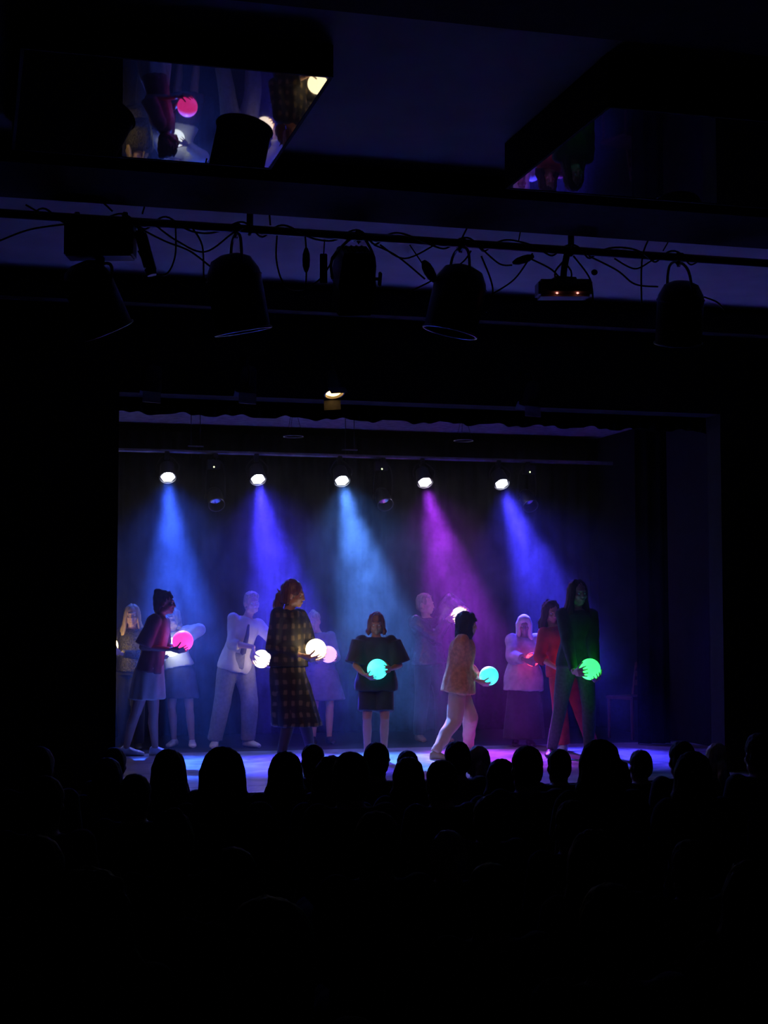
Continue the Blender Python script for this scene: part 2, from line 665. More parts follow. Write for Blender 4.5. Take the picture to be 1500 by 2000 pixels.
# ------------------------------------------------------------------ stage lamps
BATY = 16.4
LAMPS = [(328, 932, (.035, .115, 1.0), 1.0, 'leftmost lit stage lamp, throwing a sky-blue beam', (1.045)),
         (504, 936, (.05, .035, 1.0), 1.25, 'second lit stage lamp from the left, throwing a violet-blue beam', 1.074),
         (668, 939, (.085, .27, .95), 1.0, 'middle lit stage lamp, throwing a pale cyan-blue beam', 1.058),
         (830, 942, (.36, .03, .80), .80, 'lit stage lamp throwing the magenta beam', 1.057),
         (980, 945, (.05, .04, 1.0), 1.25, 'rightmost lit stage lamp, throwing a blue beam to the right', 1.083)]
ENDS = [(345, 1180), (545, 1165), (718, 1165), (888, 1180), (1066, 1165)]


def hexring(c, X, Y, R, n=6):
    return [c + X * (R * math.cos(2 * PI * i / n)) + Y * (R * math.sin(2 * PI * i / n)) for i in range(n)]


batz = at_y(668, 897, BATY).z
for i, (px, py, col, pw, lab, k) in enumerate(LAMPS):
    p = at_y(px, py, BATY - .12)
    # where the beam axis passes 1.05 m further downstage
    q = at_y(*ENDS[i], BATY - 1.2)
    ax = (q - p).normalized()
    X, Y = frame(ax)
    t = empty('stage_lamp', p, lab, 'stage light', 'lit lamps on the rear batten')
    back = p - ax * .17
    bm = bmesh.new()
    loft(bm, [ringp(back - ax * .02, X, Y, .05, .05, 24), ringp(back, X, Y, .075, .075, 24), ringp(p - ax * .03, X, Y, .09, .09, 24),
              ringp(p + ax * .012, X, Y, .098, .098, 24), ringp(p + ax * .012, X, Y, .086, .086, 24), ringp(p - ax * .01, X, Y, .084, .084, 24)])
    mk('housing', bm, M_metal, t)
    bm = bmesh.new()
    face = p + ax * .002
    loft(bm, [hexring(face - ax * .008, X, Y, .074), hexring(face, X, Y, .074)])
    glow = tuple(min(1, .75 + .4 * c) for c in col)
    mk('lens', bm, mat('lamp_glass_%d' % i, (.5, .5, .5), .3, emit=glow, es=22.0), t, smooth=False)
    bm = bmesh.new()
    side = CR.copy()
    top = V(p.x, BATY, batz - .03)
    mid = p - ax * .08
    tube(bm, [mid + side * .11, mid + side * .115 + V(0, 0, .07), top + side * .05, top, top - side * .05,
              mid - side * .115 + V(0, 0, .07), mid - side * .11], .008, k=4)
    mk('yoke', bm, M_metal, t)
    bm = bmesh.new()
    box(bm, V(p.x, BATY, batz - .01), (.05, .07, .09), bev=.006)
    mk('clamp', bm, M_metal, t)
    ld = bpy.data.lights.new('lamp_light', 'SPOT')
    ld.energy = BEAM_W * pw
    ld.color = col
    ld.spot_size = math.radians(30)
    ld.spot_blend = 1.0
    ld.shadow_soft_size = .06
    lo = bpy.data.objects.new('lamp_light', ld)
    COL.objects.link(lo)
    lo.parent = t
    lo.rotation_mode = 'QUATERNION'
    lo.location = ax * .075
    lo.rotation_quaternion = (-ax).to_track_quat('Z', 'Y')

    # wide field spill of the same lamp
    l2 = bpy.data.lights.new('field_light', 'SPOT')
    l2.energy = BEAM_W * SPILL * (.45 if i == 3 else 1)
    l2.color = col
    l2.spot_size = math.radians(84)
    l2.spot_blend = 1.0
    l2.shadow_soft_size = .06
    lo2 = bpy.data.objects.new('field_light', l2)
    COL.objects.link(lo2)
    lo2.parent = t
    lo2.rotation_mode = 'QUATERNION'
    lo2.location = ax * .075
    lo2.rotation_quaternion = (-ax).to_track_quat('Z', 'Y')

# batten pipe with hangers
bm = bmesh.new()
tube(bm, [V(OPL - .9, BATY, batz + .035), V(OPR + .8, BATY, batz + .035)], .022, n=14, k=1)
bt = mk('lighting_batten', bm, mat('scuffed_pipe', (.3, .3, .3), .4, .7), None)
tag(bt, 'thin grey pipe across the stage carrying the lit lamps', 'pipe')
for px in (382, 683, 905, 573):
    py = {382: 872, 683: 879, 905: 861, 573: 853}[px]
    Yh = BATY if px in (382, 683) else 15.2
    p = at_y(px, py, Yh)
    lab = {382: 'small steel pipe hanger above the left beams', 683: 'small steel pipe hanger above the middle lamp',
           905: 'thin steel ring on the stage ceiling above the magenta and right blue lamps',
           573: 'thin steel ring on the stage ceiling between the second and middle lamps'}[px]
    t = empty('pipe_hanger' if px in (382, 683) else 'ceiling_ring', p, lab, 'hanger')
    bm = bmesh.new()
    if px in (382, 683):
        box(bm, p, (.17, .05, .012))
        mk('plate', bm, M_steel, t)
        bm = bmesh.new()
        for s in (-1, 1):
            tube(bm, [p + V(s * .05, 0, 0), p + V(s * .045, 0, -.12)], .005, k=1)
            tube(bm, [p + V(s * .05, 0, 0), V(p.x + s * .05, p.y, 4.35)], .004, k=1)
        mk('rod', bm, M_metal, t)
    else:
        torus(bm, p, V(1, 0, 0), V(0, 1, 0), .10, .005)
        mk('ring', bm, M_steel, t)
        bm = bmesh.new()
        for k in range(3):
            a_ = k * 2.1
            tube(bm, [p + V(math.cos(a_), math.sin(a_), 0) * .1, V(p.x, p.y, 4.35)], .002, k=1)
        mk('wire', bm, M_metal, t)

# ------------------------------------------------------------------ lamp cans


def par_can(name, c, ax, R, L, label, group, hang=None, knob=True, m=M_metal, doors=False, cat='stage light'):
    ax = ax.normalized()
    X, Y = frame(ax)
    if X.dot(CR) < 0:
        X, Y = -X, -Y
    t = empty(name, c, label, cat, group)
    f0 = c + ax * L / 2
    b0 = c - ax * L / 2
    bm = bmesh.new()
    loft(bm, [ringp(b0 - ax * .0, X, Y, R * .35, R * .35, 28), ringp(b0 + ax * L * .06, X, Y, R * .72, R * .72, 28),
              ringp(b0 + ax * L * .22, X, Y, R * .95, R * .95, 28), ringp(b0 + ax * L * .3, X, Y, R, R, 28),
              ringp(f0, X, Y, R, R, 28), ringp(f0, X, Y, R * .95, R * .95, 28), ringp(b0 + ax * L * .35, X, Y, R * .9, R * .9, 28)])
    can = mk('can', bm, m, t)
    bm = bmesh.new()
    torus(bm, f0, X, Y, R * 1.02, R * .05, 36)
    mk('rim', bm, mat('worn_rim', (.16, .16, .17), .3, .5), can)
    bm = bmesh.new()
    torus(bm, b0 + ax * L * .3, X, Y, R * 1.0, R * .03, 36)
    mk('band', bm, M_metal, can)
    bm = bmesh.new()
    rs = []
    for k in range(6):
        u = k / 5
        rs.append(ringp(c - ax * (L * .12 * (1 - u * u)), X, Y, R * (.12 + .78 * u), R * (.12 + .78 * u), 24))
    rs.append(ringp(c + ax * .004, X, Y, R * .9, R * .9, 24))
    rs.append(ringp(c - ax * .02, X, Y, R * .12, R * .12, 24))
    loft(bm, rs)
    mk('reflector', bm, mat('reflector_metal', (.5, .5, .52), .18, 1.0), can)
    if hang is not None:
        bm = bmesh.new()
        pv = c - ax * L * .05
        dn = (hang - pv)
        up_ = dn.normalized()
        sx = X * (R * 1.22)
        tube(bm, [pv - sx, pv - sx * 1.02 + up_ * (dn.length * .45), pv - sx * .80 + up_ * (dn.length * .78), pv - sx * .3 + up_ * (dn.length * .9), hang - up_ * .05,
                  pv + sx * .3 + up_ * (dn.length * .9), pv + sx * .80 + up_ * (dn.length * .78), pv + sx * 1.02 + up_ * (dn.length * .45), pv + sx], .009, k=3)
        yk = mk('yoke', bm, M_metal, t)
        bm = bmesh.new()
        tube(bm, [hang - up_ * .06, hang], .012, k=1)
        box(bm, hang + V(0, 0, .0), (.05, .07, .05), bev=.005)
        mk('clamp', bm, M_metal, yk)
        if knob:
            for s in (-1, 1):
                bm = bmesh.new()
                cone(bm, pv + X * (s * R * 1.1), pv + X * (s * R * 1.32), .022, .026)
                mk('knob', bm, M_metal, yk)
    return t


# two unlit can pairs between the lit stage lamps, one at the right
for px, lab in ((420, 'unlit black stage can between the two left beams, catching a blue glint'),
                (748, 'unlit black stage can between the middle and magenta beams'),
                (1030, 'unlit black stage can right of the rightmost lit lamp')):
    p = at_y(px, 972 if px < 1000 else 975, BATY)
    par_can('stage_can', p, V(.02, -.75, -.65), .085, .26, lab, 'unlit cans on the rear batten', V(p.x, BATY, batz))
for px, py, lab in ((418, 912, 'tiny green indicator light between the two left lamps'),
                    (746, 916, 'tiny green indicator light between the middle and magenta lamps'),
                    (1035, 922, 'tiny green indicator light right of the rightmost lit lamp')):
    p = at_y(px, py, BATY - .14)
    t = empty('dimmer_box', p, lab, 'control box', 'indicator boxes on the rear batten')
    bm = bmesh.new()
    box(bm, V(p.x, BATY - .095, p.z + .03), (.14, .09, .10), bev=.006)
    cs = mk('case', bm, M_metal, t)
    bm = bmesh.new()
    ell(bm, V(p.x, BATY - .142, p.z), (.008, .004, .008), n=8, m=5)
    mk('indicator', bm, mat('green_led', (.2, .3, .2), .4, emit=(.75, 1, .35), es=5), cs)

# front-of-house pipe under the beam
PIPEY = 8.98
pz = at_y(700, 462, PIPEY).z
bm = bmesh.new()
tube(bm, [V(XL + .02, PIPEY, pz), V(XR - .02, PIPEY, pz)], .026, n=16, k=1)
tag(mk('lighting_pipe', bm, M_metal, None), 'long black pipe across the hall carrying the front lights and cables', 'pipe')
for px, lab in ((488, 'short black drop rod holding the front pipe, above the second lamp from the left'),
                (1115, 'short black drop rod holding the front pipe, above the white projector')):
    p = at_y(px, 440, PIPEY)
    bm = bmesh.new()
    tube(bm, [V(p.x, PIPEY, pz + .02), V(p.x, PIPEY, HALL_C)], .02, n=12, k=1)
    torus(bm, V(p.x, PIPEY, pz), V(0, 1, 0), V(0, 0, 1), .03, .01, 16)
    tag(mk('drop_rod', bm, M_metal, None), lab, 'rod')


def PP(px, py, dy=0.0):
    return at_y(px, py, PIPEY + dy)


G = 'front lights hanging from the hall pipe'
par_can('theatre_lamp', PP(462, 572), V(.20, .10, -.97), .165, .46,
        'large black can lamp hanging left on the front pipe, rim glinting blue', G, V(PP(461, 460).x, PIPEY, pz))
par_can('theatre_lamp', PP(893, 584), V(-.20, .10, -.97), .165, .42,
        'large black can lamp in the middle of the pipe, blue light inside its barrel', G, V(PP(900, 470).x, PIPEY, pz))
par_can('theatre_lamp', PP(1328, 610), V(.08, .3, -.9), .15, .40,
        'dark can lamp right of the projector, rightmost on the front pipe', G, V(PP(1325, 495).x, PIPEY, pz))
par_can('theatre_lamp', PP(184, 580), V(.42, .2, -.85), .145, .42,
        'black can lamp at the far left below the boxy ballast, with a pale curved rim', G, V(PP(196, 430).x, PIPEY, PP(196, 512).z))
# boxy ballast at the far left
p = PP(196, 470, .02)
t = empty('ballast_box', p, 'black boxy ballast clamped to the far left of the front pipe', 'control box')
bm = bmesh.new()
box(bm, V(p.x, PIPEY + .0, p.z - .01), (.40, .16, .20), CR, CF, bev=.012)
mk('case', bm, M_metal, t)
bm = bmesh.new()
for s in (-1, 1):
    box(bm, V(p.x, PIPEY, pz - .01) + CR * (s * .14), (.03, .06, .1), bev=.004)
mk('bracket', bm, M_metal, t)
# small clamp-on handle lamp hanging at its right
p = PP(284, 490, -.06)
t = empty('hook_clamp', p, 'small black hook clamp dangling just right of the boxy ballast', 'clamp')
bm = bmesh.new()
ud = (V(0, 0, 1) - CR * .28).normalized()
box(bm, p, (.07, .07, .24), CR, CF, ud, bev=.012)
cone(bm, p - ud * .11, p - ud * .15, .035, .028)
mk('body', bm, M_metal, t)
bm = bmesh.new()
tube(bm, [p + ud * .1, p + ud * .17, V(p.x - .05, PIPEY, pz - .03)], .012, k=4)
mk('hook', bm, M_metal, t)

# boxy fresnel
p = PP(690, 545)
t = empty('box_spotlight', p, 'black boxy spotlight hanging upright in the middle of the front pipe', 'stage light', G)
bm = bmesh.new()
axx = (V(.05, .5, -.86)).normalized()
X, Y = frame(axx, V(0, 1, 0))
if X.dot(CR) < 0:
    X, Y = -X, -Y


def sq(c, hx, hy):
    return [c + X * a_ * hx + Y * b_ * hy for a_, b_ in ((-1, -1), (1, -1), (1, 1), (-1, 1))]


loft(bm, [sq(p - axx * .185, .085, .07), sq(p - axx * .17, .095, .085), sq(p + axx * .02, .118, .11), sq(p + axx * .05, .10, .10),
          sq(p + axx * .20, .10, .10)])
mk('housing', bm, M_metal, t, smooth=False)
bm = bmesh.new()
for s in (-.6, -.2, .2, .6):
    box(bm, p - axx * .19 + X * s * .08, (.012, .1, .012), X, Y, axx)
mk('vent', bm, M_black, t, smooth=False)
bm = bmesh.new()
hg = V(PP(700, 470).x, PIPEY, pz)
tube(bm, [p - X * .13, p - X * .132 + V(0, 0, .13), hg - X * .03, hg - V(0, 0, .04), hg + X * .03, p + X * .132 + V(0, 0, .13), p + X * .13], .009, k=3)
mk('yoke', bm, M_metal, t)
bm = bmesh.new()
box(bm, hg, (.05, .07, .06), bev=.005)
mk('clamp', bm, M_metal, t)
bm = bmesh.new()
cone(bm, p + X * .12, p + X * .16, .010, .010)
box(bm, p + X * .168, (.018, .03, .085), X, Y, axx, bev=.004)
mk('knob', bm, M_metal, t)

ld = bpy.data.lights.new('spot_light', 'SPOT')
ld.energy = FRONT_W
ld.color = (1, .42, .20)
ld.spot_size = math.radians(40)
ld.spot_blend = 1
ld.shadow_soft_size = .06
lo = bpy.data.objects.new('spot_light', ld)
COL.objects.link(lo)
lo.parent = t
lo.rotation_mode = 'QUATERNION'
lo.location = axx * .22
lo.rotation_quaternion = (-(V(3.75, 13.9, STAGE + 1.25) - p)).normalized().to_track_quat('Z', 'Y')

# projector
p = PP(1100, 566, .1)
t = empty('projector', p, 'white ceiling projector with two small red lights hanging from the front pipe', 'projector')
RX = CR.copy()
bm = bmesh.new()
Zt = (V(0, 0, 1) - CF * .10).normalized()
Yt = Zt.cross(RX)
box(bm, p, (.34, .27, .11), RX, Yt, Zt, bev=.016)
pcase = mk('case', bm, M_proj, t)
bm = bmesh.new()
box(bm, p - Yt * .137 - Zt * .014 + RX * .02, (.22, .006, .018), RX, Yt, Zt)
for k in range(9):
    box(bm, p - Yt * .14 + Zt * .0 + RX * (-.07 + k * .021), (.012, .006, .012), RX, Yt, Zt)
mk('port', bm, M_black, pcase, smooth=False)
bm = bmesh.new()
cone(bm, p - RX * .1 + Yt * .13, p - RX * .1 + Yt * .17, .045, .045)
mk('lens', bm, M_black, t)
for k, (a_, b_c) in enumerate(((-.055, -.03), (.075, -.03))):
    bm = bmesh.new()
    ell(bm, p - Yt * .141 + RX * a_ - Zt * .036, (.008, .006, .006), n=8, m=5)
    mk('indicator', bm, mat('red_led', (.3, .1, .1), .4, emit=(1, .25, .2), es=3.0), pcase)
bm = bmesh.new()
tube(bm, [p + V(0, 0, .05), V(p.x, PIPEY + .08, pz - .1), V(p.x, PIPEY + .02, pz)], .022, k=3)
box(bm, p + V(0, 0, .065), (.14, .12, .02), bev=.004)
for s in (-1, 1):
    tube(bm, [p + RX * s * .05 + Zt * .06, p + RX * s * .05 + Zt * .12, p + Zt * .18], .006, k=3)
mk('mount', bm, M_metal, t)

# inline connectors and boxes on the cables
for (px, py, hh, ww, lean, nm, lab, mm) in (
        (598, 508, .15, .022, 0, 'cable_connector', 'long black cable connector hanging between the left can lamp and boxy spotlight', M_cable),
        (632, 525, .18, .028, 0, 'switch_box', 'slim grey switch box on a thin wire, beside the boxy spotlight', M_beam),
        (838, 530, .15, .032, .5, 'cable_connector', 'black plug tilted at the left shoulder of the middle can lamp', M_cable),
        (1022, 507, .14, .024, 1.25, 'cable_connector', 'black inline connector lying sideways left of the projector', M_cable),
        (1161, 532, .035, .02, 0, 'cable_connector', 'small round plug dangling right of the projector', M_cable)):
    p = PP(px, py, -.03)
    u_ = (V(0, 0, 1) * math.cos(lean) + (-CR if lean < 1 else CR) * math.sin(lean)).normalized()
    bm = bmesh.new()
    if nm == 'switch_box':
        box(bm, p, (ww * 1.6, ww * 1.2, hh), CR, CF, bev=.004)
    else:
        X, Y = frame(u_)
        loft(bm, [ringp(p + u_ * hh * a_, X, Y, ww * r_, ww * r_, 14) for a_, r_ in
                  ((-.5, .35), (-.42, .6), (-.25, .95), (0, 1.05), (.25, .95), (.42, .6), (.5, .35))])
    tag(mk(nm, bm, mm, None), lab, 'connector' if nm != 'switch_box' else 'switch')

# ------------------------------------------------------------------ cables
CAB = [
    ([(300, 437), (345, 470), (400, 492), (455, 455), (480, 443)], 'black cable drooping from the ballast to the left can lamp clamp'),
    ([(262, 440), (320, 470), (370, 490), (410, 520)], 'black cable running from the ballast down to the left can lamp'),
    ([(343, 445), (342, 500), (325, 535), (295, 530), (270, 490)], 'black cable loop hanging right of the hook clamp'),
    ([(376, 445), (395, 480), (398, 540), (402, 562)], 'thin black cable beside the left can lamp, nearly vertical'),
    ([(150, 345), (185, 380), (220, 413)], 'thin black cable from beam to pipe above the ballast'),
    ([(250, 345), (282, 385), (278, 418)], 'thick black cable hooking from the beam to the pipe right of the ballast'),
    ([(533, 360), (526, 400), (528, 440)], 'black cable dropping from the beam beside the left drop rod'),
    ([(541, 460), (540, 510), (555, 555), (585, 566), (625, 545), (655, 500), (678, 470)],
     'black cable swagging below the pipe between the left can lamp and boxy spotlight'),
    ([(596, 462), (598, 490), (598, 545), (595, 580)], 'thin black cable through the long hanging connector'),
    ([(634, 468), (632, 500)], 'thin wire holding the slim grey switch box'),
    ([(730, 478), (775, 500), (830, 545)], 'black cable sloping from the boxy spotlight to the tilted plug'),
    ([(742, 478), (790, 505), (850, 478)], 'short black cable swag right of the boxy spotlight'),
    ([(800, 478), (825, 515)], 'short black cable reaching the tilted plug from the pipe'),
    ([(778, 580), (840, 550), (900, 515), (920, 490)], 'black cable rising behind the middle can lamp'),
    ([(938, 400), (915, 440), (900, 470)], 'black cable from the beam to the pipe over the middle can lamp'),
    ([(940, 485), (975, 515), (1000, 518)], 'black cable from the middle can lamp to the sideways connector'),
    ([(1040, 495), (1005, 545), (960, 575)], 'black cable sloping down left of the projector'),
    ([(940, 500), (958, 545), (962, 575), (950, 610)], 'black cable wrapped down the right side of the middle can lamp'),
    ([(1020, 432), (1013, 470)], 'short thin cable from beam to pipe left of the right drop rod'),
    ([(1035, 505), (1075, 525), (1095, 545)], 'thin cable draped into the left of the projector mount'),
    ([(1120, 500), (1150, 540), (1157, 570), (1158, 592)], 'black cable hanging at the right side of the projector'),
    ([(1150, 500), (1205, 528), (1240, 555), (1285, 560)], 'black cable drooping from the projector to the rightmost lamp'),
    ([(1200, 505), (1240, 525), (1275, 508), (1300, 500)], 'thin black cable swag near the rightmost lamp'),
    ([(1280, 445), (1255, 500), (1253, 600)], 'black cable dropping straight down between projector and rightmost lamp'),
    ([(1318, 450), (1295, 490)], 'short black cable from the beam above the rightmost lamp'),
    ([(0, 470), (60, 448), (140, 436), (190, 425)], 'black cable entering from the left edge along the pipe'),
    ([(50, 400), (100, 425), (160, 432)], 'upper of the two black cables at the left end of the pipe'),
    ([(1375, 580), (1400, 590), (1415, 605)], 'short stub of cable behind the rightmost lamp'),
]
for k, (pts, lab) in enumerate(CAB):
    bm = bmesh.new()
    top = pts[0][1] < 420 + pts[0][0] * .0667 - 15
    P = [PP(x, y, -.050 - .004 * (k % 4)) for x, y in pts]
    tube(bm, P, .0055 if len(pts) > 2 else .004, k=7, n=6)
    tag(mk('power_cable', bm, M_cable, None), lab, 'cable', 'cables on the hall pipe')
# cable wraps bundled to the pipe
bm = bmesh.new()
q = []
x0_ = PP(60, 420).x
x1_ = PP(1380, 500).x
for i in range(260):
    u = i / 259
    x = x0_ + (x1_ - x0_) * u
    a_ = u * 75 + math.sin(u * 40)
    r_ = .040 + .006 * noise.noise(V(u * 30, 0, 0))
    q.append(V(x, PIPEY + r_ * math.cos(a_), pz + r_ * math.sin(a_)))
tube(bm, q, .006, n=6, k=1)
tag(mk('power_cable', bm, M_cable, None), 'long black cable wound along the whole front pipe', 'cable', 'cables on the hall pipe')

# ------------------------------------------------------------------ small floodlights above the stage opening
for px, py, lit, lab in ((650, 775, True, 'small warm-glowing spotlight above the top of the stage opening'),
                         (482, 768, False, 'dark unlit spotlight left of the warm-glowing one, above the stage opening'),
                         (296, 765, False, 'dark unlit spotlight at the far left above the stage opening'),
                         (1036, 795, False, 'dark unlit spotlight right above the stage opening, one edge just visible')):
    c = at_y(px, py - 22, 11.95)
    t = empty('front_spotlight', c, lab, 'stage light', 'spotlights above the stage opening')
    ax = V(.10 if lit else -.05, -.42 if lit else .35, -1.0).normalized()
    X, Y = frame(ax)
    bm = bmesh.new()
    loft(bm, [ringp(c - ax * .13, X, Y, .04, .04, 20), ringp(c - ax * .1, X, Y, .07, .07, 20), ringp(c + ax * .08, X, Y, .085, .085, 20),
              ringp(c + ax * .08, X, Y, .075, .075, 20), ringp(c + ax * .03, X, Y, .073, .073, 20)])
    mk('housing', bm, M_metal, t)
    bm = bmesh.new()
    loft(bm, [ringp(c + ax * .055, X, Y, .072, .072, 20), ringp(c + ax * .072, X, Y, .05, .05, 20), ringp(c + ax * .078, X, Y, .02, .02, 20)])
    mk('lens', bm, mat('warm_lens', (.5, .4, .3), .3, emit=(1, .55, .16), es=7.0) if lit else mat('dark_lens', (.05, .05, .05), .1), t)
    for s in (-1, 1):
        bm = bmesh.new()
        box(bm, c + ax * .11 + X * (s * .11), (.004, .14, .09), (X - ax * s * .6).normalized(), Y, (ax + X * s * .6).normalized())
        mk('barn_door', bm, mat('worn_rim', (.16, .16, .17), .3, .5), t, smooth=False)
    bm = bmesh.new()
    tube(bm, [c - X * .1, c - X * .1 - ax * .08, V(c.x, c.y, c.z + .2), c + X * .1 - ax * .08, c + X * .1], .007, k=3)
    tube(bm, [V(c.x, c.y, c.z + .2), V(c.x, PROS, c.z + .22)], .014, k=1)
    mk('yoke', bm, M_metal, t)

# ------------------------------------------------------------------ people


def ik(a, b, l1, l2, pole):
    d = b - a
    D = d.length
    if D > (l1 + l2) * .999:
        return a + d * (l1 / (l1 + l2))
    n = d.normalized()
    x = (l1 * l1 - l2 * l2 + D * D) / (2 * D)
    h = math.sqrt(max(0, l1 * l1 - x * x))
    p = (pole - n * pole.dot(n)).normalized()
    return a + n * x + p * h


def head_parts(bm, c, f, u, k):
    r = f.cross(u)

    def L(x, y, z):
        return c + r * (x * k) + f * (y * k) + u * (z * k)

    def E(x, y, z, a, b, d, n=14, m=9):
        ell(bm, L(x, y, z), (a * k, b * k, d * k), r, f, u, n, m)
    E(0, -.012, .032, .075, .095, .092)
    E(0, .028, -.035, .058, .062, .078)
    E(0, .062, -.092, .026, .026, .022)
    E(0, .078, .022, .048, .02, .012)
    E(0, .094, -.018, .013, .016, .028)
    E(0, .105, -.034, .016, .013, .011)
    E(0, .088, -.060, .024, .012, .006)
    E(0, .086, -.071, .020, .012, .006)
    for s in (-1, 1):
        E(s * .036, .06, -.03, .026, .026, .024)
        E(s * .078, -.008, -.012, .010, .022, .032)
        E(s * .05, .0, -.07, .02, .04, .03)


def eyes(parent, c, f, u, k):
    r = f.cross(u)
    for s in (-1, 1):
        bm = bmesh.new()
        ell(bm, c + r * (s * .031 * k) + f * (.074 * k) - u * (.0 * k), (.012 * k, .012 * k, .011 * k), r, f, u, 10, 7)
        mk('eye', bm, M_eye, parent)


def hair_mesh(bm, style, c, f, u, k, down=V(0, 0, -1)):
    r = f.cross(u)

    def L(x, y, z):
        return c + r * (x * k) + f * (y * k) + u * (z * k)
    ell(bm, L(0, -.026, .042), (.086 * k, .098 * k, .095 * k), r, f, u)
    ell(bm, L(0, -.045, .0), (.083 * k, .078 * k, .09 * k), r, f, u)

    def strands(az0, az1, ln, wid, n, r0=.018, r1=.014, back=.0, wob=.0):
        for i in range(n):
            a = math.radians(az0 + (az1 - az0) * i / (n - 1))
            sx, cy = math.sin(a), math.cos(a)
            p0 = L(.022 * sx, .025 * cy - .018, .124)
            pm = L(.062 * sx, .066 * cy - .015, .092)
            cap(bm, p0, pm, r0 * k * .9, r0 * k, 8)
            p0 = pm
            p1 = L(.082 * sx, .088 * cy - .012, .03)
            p2 = L((.085 + wid * .3) * sx, .085 * cy - .015 - back * .3, -.06)
            jit = wob * math.sin(i * 2.4)
            p3 = p2 + down * ((ln) * k * (1 + .06 * math.sin(i * 1.7))) + (r * sx * (wid + jit) + f * (cy * wid * .5 - back)) * k
            cap(bm, p0, p1, r0 * k, r0 * k, 8)
            cap(bm, p1, p2, r0 * k, r0 * k, 8)
            mid = (p2 + p3) / 2 + (r * sx * (.012 + jit)) * k
            cap(bm, p2, mid, r0 * k, r1 * 1.1 * k, 8)
            cap(bm, mid, p3, r1 * 1.1 * k, r1 * k * .7, 8)
    if style == 'short':
        for i in range(22):
            a = i * 2.399
            q = .35 + .65 * (i / 22)
            cap(bm, L(.06 * math.sin(a) * q, .07 * math.cos(a) * q - .015, .125 - .05 * q), L(.07 * math.sin(a + .3) * q, .085 * math.cos(a + .3) * q - .01, .142 - .055 * q), .02 * k, .012 * k, 8)
    elif style == 'quiff':
        for i in range(16):
            x = -.05 + .1 * (i % 8) / 7
            zz = .118 - 9 * x * x
            cap(bm, L(x, -.03 + .03 * (i // 8), zz), L(x * 1.1 + .008, .068 + .008 * math.sin(i), zz - .012 + .008 * math.cos(i * 2)), .024 * k, .014 * k, 8)
    elif style == 'bob':
        strands(68, 292, .06, .008, 19, .02, .022)
        for i in range(7):       # fringe
            x = -.05 + .1 * i / 6
            cap(bm, L(x * .6, .045, .11), L(x, .088 - abs(x) * .35, .045), .016 * k, .009 * k, 8)
    elif style == 'long':
        strands(55, 305, .24, .02, 23, .019, .02, 0.0, .008)
    elif style == 'curly':
        strands(58, 302, .13, .03, 19, .024, .02, 0, .012)
        for i in range(60):
            a = i * 2.399
            z = .13 - .26 * (i / 60)
            ca = math.cos(a)
            if ca > .35 and z < .08:
                continue
            q = math.sqrt(max(.03, 1 - ((z - .03) / .108) ** 2)) if z > .03 else 1
            ell(bm, L(.09 * q * math.sin(a), .094 * q * ca - .022, z), (.024 * k,) * 3, n=8, m=6)
    elif style == 'bun':
        ell(bm, L(0, -.072, .118), (.038 * k, .038 * k, .036 * k), r, f, u)
        strands(120, 240, .05, -.02, 9, .018, .014)
        for i in range(5):
            x = -.04 + .08 * i / 4
            cap(bm, L(x * .6, .045, .11), L(x, .086 - abs(x) * .3, .055), .014 * k, .009 * k, 8)
    elif style == 'ponytail':
        strands(100, 260, .02, -.02, 11, .018, .016)
        q = L(0, -.115, -.04)
        ell(bm, q, (.045 * k, .05 * k, .055 * k), r, f, u)
        ell(bm, q - f * .02 * k + down * .06 * k, (.048 * k, .05 * k, .07 * k), r, f, u)
        ell(bm, q - f * .005 * k + down * .12 * k, (.03 * k, .03 * k, .05 * k), r, f, u)
        for i in range(4):
            cap(bm, q + u * .02 * k, q + (u * (.05 + .01 * i) - f * .03 * i * .5) * k, .01 * k, .004 * k, 6)


def hand_on_ball(bm, B, R, c, t, up, k):
    """palm at contact direction c, fingers wrapping along t; returns wrist"""
    c = c.normalized()
    t = (t - c * t.dot(c)).normalized()
    s = c.cross(t)
    if s.dot(up) < 0:
        s = -s
    pc = B + c * (R + .0185 * k)
    wrist = pc - t * (.085 * k) + c * (.018 * k)
    # palm
    for o_ in (-.028, -.009, .011, .028):
        a_ = pc - t * (.045 * k) + s * (o_ * .8 * k) + c * (.008 * k)
        b_ = pc + t * (.03 * k) + s * (o_ * k)
        cap(bm, a_, b_, .0145 * k, .0125 * k, 8)
    cap(bm, wrist, pc - t * .03 * k + c * .004 * k, .022 * k, .02 * k, 10)
    for o_, ln, fan in ((.030, .072, .16), (.010, .082, .05), (-.011, .076, -.06), (-.030, .060, -.18)):
        tt = (t + s * fan).normalized()
        prev = pc + t * (.03 * k) + s * (o_ * k)
        r_ = .0095
        base = math.asin(max(-.9, min(.9, .034 * k / R)))
        for j, seg in enumerate((.45, .30, .25)):
            base += ln * k * seg / R
            n_ = (c * math.cos(base) + tt * math.sin(base)).normalized()
            q = B + n_ * (R + r_ * k) + s * (o_ * k * (1 + .1 * j))
            q = B + (q - B).normalized() * (R + r_ * k * 1.05 + .001)
            cap(bm, prev, q, r_ * k, (r_ - .0008) * k, 8)
            prev = q
            r_ -= .0009
    # thumb from the palm's side near its base
    p0 = pc - t * .035 * k + s * .022 * k
    d_ = (s * .85 + t * .55).normalized()
    prev = p0
    r_ = .012
    base = .15
    for j, seg in enumerate((.034, .030, .026)):
        base += seg * k / R
        n_ = (c * math.cos(base) + d_ * math.sin(base) - t * .12).normalized()
        q = B + n_.normalized() * (R + r_ * k * 1.05 + .001)
        cap(bm, prev, q, r_ * k, (r_ - .001) * k, 8)
        prev = q
        r_ -= .0012
    return wrist


